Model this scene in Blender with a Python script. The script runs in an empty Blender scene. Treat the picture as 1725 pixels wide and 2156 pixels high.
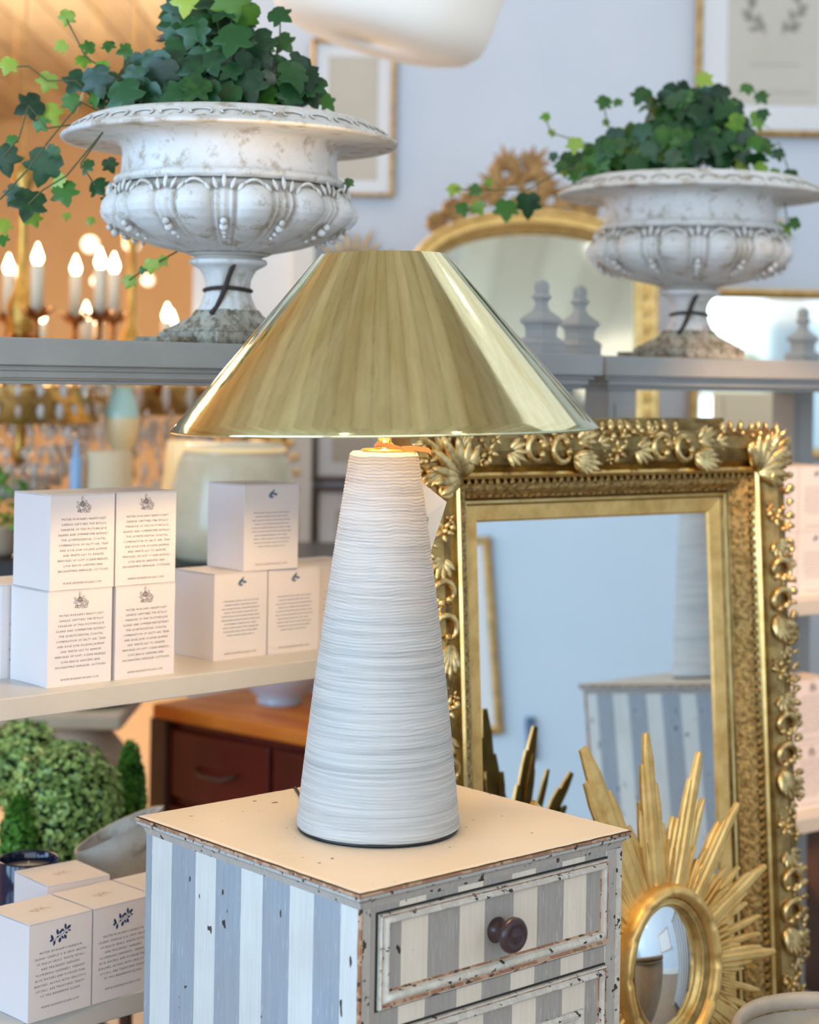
import bpy, bmesh, math, random
from math import sin, cos, pi, radians, atan2, sqrt, degrees, hypot
from mathutils import Vector, Matrix, noise, Euler
random.seed(7)
S = bpy.context.scene
COL = S.collection
# ------------------------------------------------------------ camera
FPX, EYE, RO = 3800.0, 1.40, radians(.95)
cr, sr = cos(RO), sin(RO)
cam_d = bpy.data.cameras.new('camera'); cam = bpy.data.objects.new('camera', cam_d); COL.objects.link(cam)
cam_d.sensor_fit = 'HORIZONTAL'; cam_d.sensor_width = 36; cam_d.lens = 36*FPX/1725
cam_d.shift_y = -(1078-791)/1725
cam.matrix_world = Matrix(((cr, -sr, 0, 0), (0, 0, -1, 0), (sr, cr, 0, EYE), (0, 0, 0, 1)))
cam_d.dof.use_dof = True; cam_d.dof.focus_distance = 2.03; cam_d.dof.aperture_fstop = 5.3
cam_d.clip_start = .05; cam_d.clip_end = 60
S.camera = cam
# ------------------------------------------------------------ world, exposure
w = bpy.data.worlds.new('world'); S.world = w; w.use_nodes = True
w.node_tree.nodes['Background'].inputs[0].default_value = (.75, .85, 1, 1)
w.node_tree.nodes['Background'].inputs[1].default_value = .6
S.view_settings.view_transform = 'Standard'; S.view_settings.look = 'None'
S.view_settings.gamma = 1; S.view_settings.use_curve_mapping = False
S.view_settings.exposure = 0.19
S.cycles.max_bounces = 8; S.cycles.diffuse_bounces = 4; S.cycles.glossy_bounces = 6
S.cycles.caustics_reflective = False; S.cycles.caustics_refractive = False
S.cycles.sample_clamp_indirect = 6
# ------------------------------------------------------------ lights (daylight through the shop windows, added overhead fills and spots)
def area(name, loc, aim, sx, sy, power, col):
    d = bpy.data.lights.new(name, 'AREA'); d.shape = 'RECTANGLE'; d.size = sx; d.size_y = sy; d.energy = power; d.color = col
    o = bpy.data.objects.new(name, d); COL.objects.link(o); o.location = loc
    o.rotation_euler = (Vector(aim)-Vector(loc)).to_track_quat('-Z', 'Y').to_euler(); return o
def spot(name, loc, aim, power, col, ang=70, r=.05):
    d = bpy.data.lights.new(name, 'SPOT'); d.energy = power; d.color = col; d.spot_size = radians(ang); d.spot_blend = .6; d.shadow_soft_size = r
    o = bpy.data.objects.new(name, d); COL.objects.link(o); o.location = loc
    o.rotation_euler = (Vector(aim)-Vector(loc)).to_track_quat('-Z', 'Y').to_euler(); return o
area('daylight_side_window', (-3.08, -.3, 1.75), (-1.2, .2, 1.6), 4.0, 2.0, 165, (.42, .69, 1))
area('daylight_shop_front', (.2, -2.38, 1.8), (.2, .3, 2.4), 4.6, 2.0, 72, (.78, .89, 1))
area('overhead_fill_right', (1.9, .2, 2.95), (.4, 2.6, 1.0), 2.9, 2.9, 17, (1, .76, .55))  # unseen overhead fill, added to warm the fronts from the right
area("overhead_fill_middle", (.8, 3.7, 2.95), (.8, 3.9, 0), 3.4, 2.4, 17, (.82, .90, 1))  # unseen overhead fill, added to brighten the back wall
area('overhead_fill_back', (-1.9, 7.2, 2.9), (-1.9, 7.6, 0), 2.2, 5.0, 200, (1, .74, .48))  # unseen fill, added to brighten the tan far room
spot('added_spot_boxes', (.95, 1.3, 2.9), (.66, 3.2, 1.0), 330, (1, .56, .26), 17)  # spot added to give the far boxes their orange light
spot('added_spot_shelf', (1.15, .9, 2.9), (-.15, 2.45, 1.05), 4, (1, .76, .56), 24)  # weak spot added to warm the boxes on the long shelf
# ------------------------------------------------------------ pixel helpers
def ray(px, py):
    u = (px-862.5)/FPX; v = (791-py)/FPX
    return Vector((u*cr-v*sr, 1, u*sr+v*cr))
def at(px, py, Y): r = ray(px, py); return Vector((r.x*Y, Y, EYE+r.z*Y))
def hz(px, py, z): r = ray(px, py); t = (z-EYE)/r.z; return Vector((r.x*t, t, z))
def hp(px, py, P, n):
    r = ray(px, py); o = Vector((0, 0, EYE)); return o+r*((P-o).dot(n)/r.dot(n))
# ------------------------------------------------------------ materials
def mat(name, col, rough=.5, metal=0, **k):
    m = bpy.data.materials.new(name); m.use_nodes = True; nt = m.node_tree; b = nt.nodes['Principled BSDF']
    b.inputs['Base Color'].default_value = (*col, 1); b.inputs['Roughness'].default_value = rough; b.inputs['Metallic'].default_value = metal
    for key, v in k.items(): b.inputs[key.replace('_', ' ')].default_value = v
    return m
class NT:
    def __init__(s, m): s.m = m; s.t = m.node_tree; s.b = s.t.nodes['Principled BSDF']; s.tc = s.t.nodes.new('ShaderNodeTexCoord')
    def n(s, ty, **k):
        x = s.t.nodes.new(ty)
        for a, v in k.items(): setattr(x, a, v)
        return x
    def l(s, a, b): s.t.links.new(a, b)
    def co(s, scale=(1, 1, 1), rot=(0, 0, 0), loc=(0, 0, 0), src='Object'):
        mp = s.n('ShaderNodeMapping'); s.l(s.tc.outputs[src], mp.inputs[0]); mp.inputs['Scale'].default_value = scale; mp.inputs['Rotation'].default_value = rot; mp.inputs['Location'].default_value = loc; return mp.outputs[0]
    def noise(s, co, scale=5, det=4, rough=.5, dist=0):
        x = s.n('ShaderNodeTexNoise'); s.l(co, x.inputs['Vector']); x.inputs['Scale'].default_value = scale; x.inputs['Detail'].default_value = det; x.inputs['Roughness'].default_value = rough; x.inputs['Distortion'].default_value = dist; return x.outputs['Fac']
    def ramp(s, fac, stops, interp='LINEAR'):
        x = s.n('ShaderNodeValToRGB'); x.color_ramp.interpolation = interp; e = x.color_ramp.elements; c4 = lambda c: (*c, 1) if len(c) == 3 else c
        e[0].position = stops[0][0]; e[0].color = c4(stops[0][1]); e[1].position = stops[-1][0]; e[1].color = c4(stops[-1][1])
        for q, c in stops[1:-1]: e.new(q).color = c4(c)
        s.l(fac, x.inputs[0]); return x.outputs[0]
    def mix(s, fac, a, b, mode='MIX'):
        x = s.n('ShaderNodeMix', data_type='RGBA', blend_type=mode)
        if isinstance(fac, (int, float)): x.inputs[0].default_value = fac
        else: s.l(fac, x.inputs[0])
        for i, v in ((6, a), (7, b)):
            if isinstance(v, tuple): x.inputs[i].default_value = (*v[:3], 1)
            else: s.l(v, x.inputs[i])
        return x.outputs[2]
    def bump(s, h, st=.3, d=.002, prev=None):
        x = s.n('ShaderNodeBump'); x.inputs['Strength'].default_value = st; x.inputs['Distance'].default_value = d; s.l(h, x.inputs['Height']); s.l(x.outputs[0], s.b.inputs['Normal']); return x.outputs[0]
    def base(s, c): s.l(c, s.b.inputs['Base Color'])
BW = lambda v: (v, v, v)
def nmat(name, c1, c2, scale=20, rough=.6, bump=.2, bd=.001, metal=0, sc=(1, 1, 1), lo=.35, hi=.65, **k):
    m = mat(name, c1, rough, metal, **k); t = NT(m); f = t.noise(t.co(sc), scale, 5, .6)
    t.base(t.ramp(f, [(lo, c1), (hi, c2)])); 
    if bump: t.bump(f, bump, bd)
    return m
def chipped(name, c1, c2, chip=(.09, .05, .035), th=.66, scale=60, rough=.5, sc=(1, 1, 1), second=None):
    m = mat(name, c1, rough); t = NT(m)
    a = t.ramp(t.noise(t.co((60, 60, 6)), 3, 5, .6), [(.3, c1), (.7, c2)])
    f = t.noise(t.co(sc), scale, 3, .55); k = t.ramp(f, [(th, BW(0)), (th+.015, BW(1))])
    if second:
        f2 = t.noise(t.co(sc, loc=(3, 5, 7)), scale*.7, 4, .6); a = t.mix(t.ramp(f2, [(.5, BW(0)), (.54, BW(1))]), a, second)
    t.base(t.mix(k, a, chip)); t.bump(k, -.6, .0015); return m
M = {}
M['white_wall'] = nmat('white_wall', (.70, .75, .82), (.74, .78, .84), 3, .9, .05)
M['right_wall'] = nmat('pale_wall', (.66, .78, .88), (.70, .81, .90), 3, .9, .05)
M['tan_wall'] = nmat('tan_wall', (.72, .52, .32), (.78, .58, .37), 2, .9, .05)
M['floor'] = nmat('floor_boards', (.30, .20, .13), (.42, .30, .20), 6, .5, .1, sc=(1, 8, 1))
def wood_ceiling():
    m = mat('plank_ceiling', (.7, .55, .38), .7); t = NT(m)
    co = t.co((7, .35, 1)); g = t.noise(co, 6, 6, .65, .6)
    br = t.n('ShaderNodeTexBrick'); t.l(t.co((1, 1, 1), (0, 0, pi/2)), br.inputs['Vector'])
    for k, v in (('Scale', 1.0), ('Mortar Size', .006), ('Brick Width', 2.6), ('Row Height', .21), ('Bias', 0.0)): br.inputs[k].default_value = v
    br.inputs['Color1'].default_value = (.90, .84, .70, 1); br.inputs['Color2'].default_value = (.62, .54, .42, 1); br.inputs['Mortar'].default_value = (.20, .14, .09, 1)
    w = t.n('ShaderNodeTexWave', wave_type='BANDS', bands_direction='X'); t.l(t.co((1, .12, 1)), w.inputs['Vector'])
    for k, v in (('Scale', 9.), ('Distortion', 9.), ('Detail', 3.), ('Detail Scale', 1.2)): w.inputs[k].default_value = v
    c = t.mix(.65, br.outputs[0], t.ramp(g, [(.3, (.58, .53, .43)), (.5, (.88, .82, .70)), (.7, (1, .95, .84))]), 'MULTIPLY')
    t.base(t.mix(.45, c, t.ramp(w.outputs['Fac'], [(0, (.62, .6, .55)), (.5, (1, 1, 1)), (1, (.8, .78, .74))]), 'MULTIPLY')); return m
M['ceiling'] = wood_ceiling()
M['trim'] = nmat('cream_trim', (.80, .78, .72), (.84, .82, .77), 4, .6, .05)
M['grey_paint'] = nmat('grey_paint', (.36, .37, .37), (.42, .43, .42), 8, .5, .05)
M['shelf_paint'] = nmat('shelf_paint', (.55, .54, .50), (.60, .58, .54), 8, .28, .03)
def stripe_mat(name, axis, cuts, first, A, B):
    # hard vertical stripes of two paints along one axis, both brushed, chipped and scratched
    m = mat(name, A, .62); t = NT(m)
    sp = t.n('ShaderNodeSeparateXYZ'); wob = t.noise(t.co((1, 1, 12)), 3, 2); t.l(t.tc.outputs['Object'], sp.inputs[0])
    ad = t.n('ShaderNodeMath', operation='MULTIPLY_ADD'); t.l(wob, ad.inputs[0]); ad.inputs[1].default_value = .0016; t.l(sp.outputs[axis], ad.inputs[2])
    ml = t.n('ShaderNodeMath', operation='MULTIPLY'); t.l(ad.outputs[0], ml.inputs[0]); ml.inputs[1].default_value = 2.4
    st = [(0, BW(first))]; v = first
    for c in cuts: v = 1-v; st.append((c*2.4, BW(v)))
    k = t.ramp(ml.outputs[0], st, 'CONSTANT')
    br = t.noise(t.co((260, 260, 10)), 1, 5, .7)
    ca = t.ramp(br, [(.25, tuple(x*.86 for x in A)), (.7, tuple(min(1, x*1.1) for x in A))])
    cb = t.ramp(br, [(.25, tuple(x*.9 for x in B)), (.7, tuple(min(1, x*1.06) for x in B))])
    c = t.mix(k, ca, cb)
    sc = t.ramp(t.noise(t.co((500, 500, 36)), 1, 2), [(.66, BW(0)), (.7, BW(.35))]); c = t.mix(sc, c, (.78, .79, .8))
    big = t.ramp(t.noise(t.co((1, 1, .55)), 62, 2, .4), [(.735, BW(0)), (.742, BW(1))]); c = t.mix(big, c, (.035, .025, .02))
    gr = t.ramp(t.noise(t.co(), 7, 4), [(.45, BW(0)), (.75, BW(.22))]); c = t.mix(gr, c, (.34, .29, .23))
    t.base(c); t.bump(t.mix(.5, br, big), .12, .001); return m
GRY, CRM = (.31, .35, .40), (.66, .67, .65)
side_cuts = [.041, .0835, .1225, .169, .206, .2515, .289, .335, .3735]
front_cuts = [.018, .0589, .0951, .1385, .1753, .2175, .2533, .2942, .3297, .3640]
M['side_stripes'] = stripe_mat('side_stripes', 1, [x-.0035 for x in side_cuts], 1, GRY, CRM)
M['front_stripes'] = stripe_mat('front_stripes', 0, front_cuts, 1, (.37, .34, .31), (.78, .69, .57))
M['grey_chip'] = chipped('grey_chipped_paint', (.38, .355, .33), (.50, .46, .41), (.05, .035, .03), .63, 95, second=(.46, .42, .38))
M['cream_chip'] = chipped('cream_chipped_paint', (.58, .53, .46), (.72, .67, .58), (.04, .03, .025), .625, 100, second=(.58, .53, .46))
M['worn_edge'] = chipped('worn_edge', (.42, .20, .10), (.30, .13, .06), (.05, .03, .02), .60, 90, second=(.55, .33, .2))
M['cove_chip'] = chipped('cove_chipped_paint', (.40, .39, .37), (.56, .54, .50), (.045, .03, .02), .60, 110, second=(.48, .46, .43))
M['dark_gap'] = mat('dark_gap', (.03, .022, .018), .8)
def top_mat():
    m = mat('chest_top_paint', (.74, .66, .56), .42); t = NT(m)
    f = t.noise(t.co(), 95, 1, .4); k = t.ramp(f, [(.775, BW(0)), (.78, BW(1))])
    c = t.ramp(t.noise(t.co(), 5, 4), [(.3, (.70, .60, .48)), (.7, (.76, .67, .55))])
    t.base(t.mix(k, c, (.12, .07, .04))); return m
M['chest_top'] = top_mat()
M['knob'] = nmat('dark_knob_wood', (.035, .018, .022), (.07, .035, .035), 40, .28, .05)
def body_mat():
    m = mat('ribbed_plaster', (.80, .80, .78), .75); t = NT(m)
    f = t.noise(t.co((6, 6, 420)), 1, 4, .6, .3); t.base(t.ramp(f, [(.3, (.38, .39, .39)), (.6, (.58, .58, .57))])); t.bump(f, .5, .0012); return m
M['ribbed'] = body_mat()
def brass():
    m = mat('brushed_brass', (.66, .60, .40), .16, 1); t = NT(m)
    an = t.noise(t.co((1, 1, 1)), 60, 3); b = t.noise(t.co((5, 5, 5)), 30, 3)
    t.base(t.ramp(t.noise(t.co(), 7, 4, .6), [(.3, (.84, .81, .50)), (.7, (.90, .87, .57))]))
    t.l(t.ramp(b, [(.3, BW(.07)), (.7, BW(.12))]), t.b.inputs['Roughness'])
    sp = t.n('ShaderNodeSeparateXYZ'); t.l(t.tc.outputs['Object'], sp.inputs[0]); an = t.n('ShaderNodeMath', operation='ARCTAN2'); t.l(sp.outputs[1], an.inputs[0]); t.l(sp.outputs[0], an.inputs[1])
    cb = t.n('ShaderNodeCombineXYZ'); t.l(an.outputs[0], cb.inputs[0]); z3 = t.n('ShaderNodeMath', operation='MULTIPLY'); t.l(sp.outputs[2], z3.inputs[0]); z3.inputs[1].default_value = 1.2; t.l(z3.outputs[0], cb.inputs[1])
    g1 = t.noise(cb.outputs[0], 22, 5, .65, .4); g2 = t.noise(cb.outputs[0], 3.2, 2, .5, .5)
    src = t.b.inputs['Base Color'].links[0].from_socket
    c = t.mix(.8, src, t.ramp(g1, [(.35, (.86, .85, .80)), (.6, (1, 1, 1))]), 'MULTIPLY'); c = t.mix(.9, c, t.ramp(g2, [(.38, (.88, .82, .70)), (.5, (1, 1, 1))]), 'MULTIPLY')  # radial streaks in the base colour imitate the reflected plank grain
    t.base(c); t.bump(g1, .06, .0006); return m
M['brass'] = brass()
M['brass_in'] = mat('polished_brass', (.85, .70, .38), .18, 1)
M['lining'] = mat('satin_brass_lining', (.86, .74, .50), .45, 0)
M['black'] = mat('black_base', (.01, .01, .012), .4)
M['ribbon'] = mat('tan_ribbon', (.62, .30, .10), .6)
M['tag'] = nmat('tag_paper', (.90, .84, .74), (.93, .88, .79), 30, .8, .02)
M['brown_ink'] = mat('brown_ink', (.25, .13, .03), .7)
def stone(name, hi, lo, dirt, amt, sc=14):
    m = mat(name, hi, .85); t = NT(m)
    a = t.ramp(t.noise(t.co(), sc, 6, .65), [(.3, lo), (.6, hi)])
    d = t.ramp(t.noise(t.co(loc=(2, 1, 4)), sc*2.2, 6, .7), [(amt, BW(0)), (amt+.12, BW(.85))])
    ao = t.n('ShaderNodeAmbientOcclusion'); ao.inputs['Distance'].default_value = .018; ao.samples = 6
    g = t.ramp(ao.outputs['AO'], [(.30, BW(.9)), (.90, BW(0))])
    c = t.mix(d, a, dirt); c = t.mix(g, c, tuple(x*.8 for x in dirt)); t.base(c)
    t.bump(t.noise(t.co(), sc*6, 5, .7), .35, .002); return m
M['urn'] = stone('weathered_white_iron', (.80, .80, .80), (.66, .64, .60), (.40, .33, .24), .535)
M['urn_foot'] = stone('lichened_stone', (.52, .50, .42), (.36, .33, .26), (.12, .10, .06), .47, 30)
M['strap'] = mat('dark_strap', (.04, .025, .02), .7)
def gold(name, c1, c2, rough=.32, sc=30, bs=.3, bd=.002, metal=1):
    m = mat(name, c1, rough, metal); t = NT(m); f = t.noise(t.co(), sc, 5, .6)
    t.base(t.ramp(f, [(.35, c2), (.6, c1)])); t.bump(f, bs, bd); return m
M['gold'] = gold('old_gilding', (.85, .58, .22), (.50, .31, .10), .36, 40)
M['gold_dark'] = gold('dark_gilding', (.40, .29, .12), (.20, .13, .05), .45, 34)
M['gold_orn'] = gold('ornament_gilding', (.95, .72, .34), (.42, .28, .11), .28, 60, .25, .001)
M['gold_bright'] = gold('bright_gilding', (.90, .66, .28), (.70, .46, .16), .25, 26, .15)
M['gold_leafband'] = gold('leaf_band_gilding', (.66, .47, .20), (.26, .17, .06), .38, 130, 1.0, .006)
M['gold_soft'] = gold('satin_gilding', (.92, .64, .25), (.72, .46, .15), .42, 30, .2, .002, .75)
M['ray_back'] = gold('olive_gilding', (.36, .24, .05), (.24, .15, .03), .6, 30, .2, .002, .3)
M['mirror'] = mat('mirror_glass', (.90, .94, .95), .015, 1)
M['mirror_old'] = mat('old_mirror_glass', (.82, .90, .86), .06, 1)
M['carton'] = mat('white_carton', (.79, .745, .755), .55)
M['seam'] = mat('carton_seam', (.45, .42, .44), .8)
M['ink'] = mat('grey_ink', (.12, .11, .13), .7)
M['navy'] = mat('navy_ink', (.015, .04, .14), .7)
M['slate'] = mat('slate_blue_ink', (.10, .17, .30), .7)
M['foil'] = mat('bronze_foil', (.45, .34, .22), .5, .3)
def leafm(name, c1, c2, rough=.42, tr=0):
    m = mat(name, c1, rough, 0); t = NT(m); g = t.n('ShaderNodeNewGeometry')
    f = t.n('ShaderNodeMath', operation='ADD'); t.l(g.outputs['Random Per Island'], f.inputs[0]); t.l(t.noise(t.co(), 90, 3), f.inputs[1])
    t.base(t.ramp(f.outputs[0], [(.45, c1), (1.3, c2)])); return m
M['leaf_dark'] = leafm('dark_ivy', (.003, .024, .011), (.012, .075, .018))
M['leaf_mid'] = leafm('green_ivy', (.007, .05, .010), (.045, .16, .018))
M['leaf_light'] = leafm('young_ivy', (.08, .26, .02), (.30, .42, .05), .4)
M['stem'] = mat('ivy_stem', (.10, .11, .04), .7)
M['box_leaf'] = leafm('boxwood', (.02, .10, .015), (.42, .62, .18), .35)
M['cone_leaf'] = leafm('conifer', (.015, .12, .01), (.12, .34, .04), .5)
M['soil'] = nmat('soil', (.02, .015, .01), (.05, .035, .02), 60, .95, .5)
M['red_wood'] = nmat('red_wood', (.10, .008, .004), (.17, .016, .007), 5, .38, .05, sc=(1, 6, 1))
M['red_top'] = nmat('orange_wood_top', (.70, .15, .01), (.90, .28, .03), 4, .55, .04, sc=(1, 6, 1))
M['stone_tan'] = stone('tan_stone', (.66, .52, .38), (.55, .42, .30), (.40, .29, .2), .6, 8)
M['stone_grey'] = stone('grey_planter_stone', (.62, .60, .54), (.46, .43, .38), (.28, .25, .2), .55, 9)
M['navy_glass'] = mat('navy_glass', (.008, .014, .05), .08)
M['wax'] = mat('cream_wax', (.80, .76, .66), .5)
M['white'] = mat('glow_tinted_candle', (.86, .74, .56), .5)  # warm glow on the candle sleeves is put into this colour
M['mat_board'] = mat('white_mount', (.88, .88, .88), .8)
M['print_beige'] = nmat('beige_print', (.62, .56, .46), (.66, .60, .50), 6, .8, 0)
M['print_grey'] = nmat('grey_print', (.66, .62, .52), (.70, .66, .56), 6, .8, 0)
M['pencil'] = mat('pencil_marks', (.33, .31, .25), .8)
M['table_black'] = mat('black_table', (.012, .012, .014), .3)
M['bowl'] = mat('blue_white_glaze', (.62, .70, .80), .15)
M['shade_fabric'] = nmat('pleated_white_fabric', (.82, .77, .70), (.88, .84, .78), 3, .9, .03)
_b = M['shade_fabric'].node_tree.nodes['Principled BSDF']; _b.inputs['Emission Color'].default_value = (1, .88, .74, 1); _b.inputs['Emission Strength'].default_value = .16  # faint emission added to brighten the fabric; no lamp sits inside
M['copper_leaf'] = gold('copper_leaf', (.55, .24, .07), (.25, .09, .03), .35, 30)
M['chand_metal'] = gold('aged_brass', (.62, .38, .10), (.36, .20, .05), .35, 20)
M['crystal'] = mat('cut_glass', (.92, .90, .86), .06, 0, Transmission_Weight=.45, IOR=1.5)
M['crystal_rose'] = mat('rose_glass', (.82, .66, .56), .08, 0, Transmission_Weight=.4)
M['jar_glass'] = nmat('cream_glass', (.66, .58, .40), (.74, .68, .52), 12, .18, .05)
M['cream_shade'] = mat('cream_shade', (.85, .68, .45), .7)
M['aqua_glass'] = mat('aqua_glass', (.45, .66, .60), .15)
M['yellow_glass'] = mat('yellow_glass', (.80, .62, .34), .3)
M['blue_glass'] = mat('blue_glass', (.30, .50, .78), .2)
def emis(name, col, st):
    m = mat(name, col, .5); b = m.node_tree.nodes['Principled BSDF']; b.inputs['Emission Color'].default_value = (*col, 1); b.inputs['Emission Strength'].default_value = st; return m
M['bulb'] = emis('lit_bulb', (1, .80, .5), 14)
M['lamp_bulb'] = emis('lit_lamp_bulb', (1, .64, .26), 240)
M['spotlamp'] = emis('lit_downlight', (1, .92, .78), 10)
M['glow_shade'] = emis('lit_cream_shade', (.80, .58, .30), .5)
M['pale_wood'] = mat('pale_panel', (.80, .58, .38), .6)
M['brown_post'] = nmat('brown_wood', (.10, .05, .035), (.15, .08, .05), 10, .5, .1)
M['basket'] = nmat('pale_rim', (.45, .38, .30), (.55, .47, .38), 20, .7, .2)
M['dots'] = mat('patterned_fabric', (.16, .09, .08), .8)
# ------------------------------------------------------------ mesh helpers
def B(): return bmesh.new()
I4 = Matrix.Identity(4)
def box(bm, x0, y0, z0, x1, y1, z1, mi=0, X=I4):
    v = [bm.verts.new(X @ Vector((x, y, z))) for z in (z0, z1) for y in (y0, y1) for x in (x0, x1)]
    for f in ((0, 2, 3, 1), (4, 5, 7, 6), (0, 1, 5, 4), (2, 6, 7, 3), (0, 4, 6, 2), (1, 3, 7, 5)):
        fc = bm.faces.new([v[i] for i in f]); fc.material_index = mi
def lathe(bm, prof, seg=48, X=I4, mi=0, rf=None, a0=0, cap=True, smooth=True):
    rows = []
    for (r, z) in prof:
        row = []
        for i in range(seg):
            a = a0+2*pi*i/seg; rr = rf(r, z, a) if rf else r
            row.append(bm.verts.new(X @ Vector((rr*cos(a), rr*sin(a), z))))
        rows.append(row)
    for j in range(len(rows)-1):
        for i in range(seg):
            k = (i+1) % seg
            f = bm.faces.new((rows[j][i], rows[j][k], rows[j+1][k], rows[j+1][i])); f.smooth = smooth; f.material_index = mi
    if cap:
        for r_, z_, row in ((prof[0][0], 0, rows[0]), (prof[-1][0], 1, rows[-1])):
            if r_ > 1e-5:
                f = bm.faces.new(row if z_ else row[::-1]); f.material_index = mi
def tube(bm, pts, r, seg=8, mi=0, X=I4, closed=False):
    pts = [Vector(p) for p in pts]; n = len(pts); rows = []; up = None
    for i, p in enumerate(pts):
        a = pts[(i-1) % n] if closed or i else p; b = pts[(i+1) % n] if closed or i < n-1 else p
        t = (b-a).normalized() if (b-a).length > 0 else Vector((0, 0, 1))
        if up is None: up = t.orthogonal().normalized()
        up = (up-t*up.dot(t)); up = up.normalized() if up.length > 1e-6 else t.orthogonal().normalized()
        s = t.cross(up); rr = r[i] if isinstance(r, (list, tuple)) else r
        rows.append([bm.verts.new(X @ (p+(up*cos(2*pi*k/seg)+s*sin(2*pi*k/seg))*rr)) for k in range(seg)])
    for j in range(n if closed else n-1):
        A, Bv = rows[j], rows[(j+1) % n]
        for k in range(seg):
            f = bm.faces.new((A[k], A[(k+1) % seg], Bv[(k+1) % seg], Bv[k])); f.smooth = True; f.material_index = mi
    if not closed:
        for row in (rows[0][::-1], rows[-1]):
            f = bm.faces.new(row); f.material_index = mi
def ball(bm, c, r, mi=0, sc=(1, 1, 1), rot=None, seg=10, X=I4):
    R = rot.to_4x4() if rot else I4
    T = X @ Matrix.Translation(Vector(c)) @ R @ Matrix.Diagonal((r*sc[0], r*sc[1], r*sc[2], 1))
    g = bmesh.ops.create_uvsphere(bm, u_segments=seg, v_segments=max(4, seg*2//3), radius=1, matrix=T)
    for v in g['verts']:
        for f in v.link_faces: f.smooth = True; f.material_index = mi
def prism(bm, pts, h, X=I4, mi=0):
    # outline in local xy, extruded from z=0 to z=h
    a = [bm.verts.new(X @ Vector((p[0], p[1], 0))) for p in pts]; b = [bm.verts.new(X @ Vector((p[0], p[1], h))) for p in pts]
    n = len(pts)
    for f in [a[::-1], b]+[(a[i], a[(i+1) % n], b[(i+1) % n], b[i]) for i in range(n)]:
        fc = bm.faces.new(f); fc.material_index = mi
def sweep_rect(bm, W, H, prof, X=I4, mi=0, mids=None):
    # picture-frame moulding: prof is (inset from outer edge, height) swept round a W x H rectangle in xy
    rows = []
    for (ins, h) in prof:
        x, y = W/2-ins, H/2-ins
        rows.append([bm.verts.new(X @ Vector(p)) for p in ((-x, -y, h), (x, -y, h), (x, y, h), (-x, y, h))])
    for j in range(len(rows)-1):
        for i in range(4):
            f = bm.faces.new((rows[j][i], rows[j][(i+1) % 4], rows[j+1][(i+1) % 4], rows[j+1][i])); f.material_index = mids[j] if mids else mi
def obj(name, bm, mats, parent=None, bevel=0, world=False, recalc=True):
    if recalc: bmesh.ops.recalc_face_normals(bm, faces=bm.faces)
    me = bpy.data.meshes.new(name); bm.to_mesh(me); bm.free()
    for m in (mats if isinstance(mats, (list, tuple)) else [mats]): me.materials.append(M[m] if isinstance(m, str) else m)
    o = bpy.data.objects.new(name, me); COL.objects.link(o)
    if parent:
        o.parent = parent
        if world: o.matrix_parent_inverse = wm(parent).inverted()
    if bevel:
        b = o.modifiers.new('bevel', 'BEVEL'); b.width = bevel; b.segments = 2; b.limit_method = 'ANGLE'; b.angle_limit = radians(40)
    return o
def wm(o):
    m = Matrix.LocRotScale(o.location, o.rotation_euler, o.scale)
    return m if not o.parent else wm(o.parent) @ o.matrix_parent_inverse @ m
def tag(o, label, cat, group=None, kind=None):
    o['label'] = label; o['category'] = cat
    if group: o['group'] = group
    if kind: o['kind'] = kind
    return o
def thing(name, label, cat, loc=(0, 0, 0), rz=0, group=None):
    o = bpy.data.objects.new(name, None); o.empty_display_size = .05; COL.objects.link(o); o.location = loc; o.rotation_euler = (0, 0, rz)
    return tag(o, label, cat, group)
def struct(name, bm, m, bevel=0): o = obj(name, bm, m, None, bevel); o['kind'] = 'structure'; return o
def dup(o, loc=None, rz=None, label=None, group=None, parent=None):
    c = o.copy(); COL.objects.link(c)
    if parent: c.parent = parent
    if loc is not None: c.location = loc
    if rz is not None: c.rotation_euler = (0, 0, rz)
    if label: c['label'] = label
    if group: c['group'] = group
    for ch in [x for x in bpy.data.objects if x.parent == o]: dup(ch, parent=c)
    return c
def frameX(o, x, y):  # matrix with local axes x,y and their cross product
    x = Vector(x).normalized(); y = Vector(y); y = (y-x*y.dot(x)).normalized(); z = x.cross(y)
    return Matrix(((x.x, y.x, z.x, o[0]), (x.y, y.y, z.y, o[1]), (x.z, y.z, z.z, o[2]), (0, 0, 0, 1)))
# ============================================================ THE ROOM
bm = B(); box(bm, -3.4, -2.6, -.1, 3, 12.2, 0); struct('floor', bm, 'floor')
bm = B(); box(bm, -3.4, -2.6, 3.05, 3, 12.2, 3.15); struct('ceiling', bm, 'ceiling')
bm = B(); box(bm, -3.4, 12, 0, 3, 12.2, 3.05); struct('wall_far', bm, 'tan_wall')
bm = B(); box(bm, 2.8, -2.6, 0, 3.0, 12, 3.05); struct('wall_right', bm, 'right_wall')
XP = at(404, 760, 5.2).x
bm = B(); box(bm, XP, 5.2, 0, 2.8, 5.35, 3.05); struct('wall_back', bm, 'white_wall')
def wall_hole(name, ax, p0, p1, a0, a1, z1, holes, m):
    bm = B(); hs = sorted(holes); cur = a0
    def bx(s, e, zz0, zz1):
        if e-s > 1e-4 and zz1-zz0 > 1e-4:
            if ax == 'x': box(bm, s, p0, zz0, e, p1, zz1)
            else: box(bm, p0, s, zz0, p1, e, zz1)
    for (s, e, z0, zt) in hs: bx(cur, s, 0, z1); bx(s, e, 0, z0); bx(s, e, zt, z1); cur = e
    bx(cur, a1, 0, z1); struct(name, bm, m)
wall_hole('wall_left', 'y', -3.4, -3.2, -2.6, 12, 3.05, [(-2.3, 1.7, .75, 2.75)], 'tan_wall')
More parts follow.
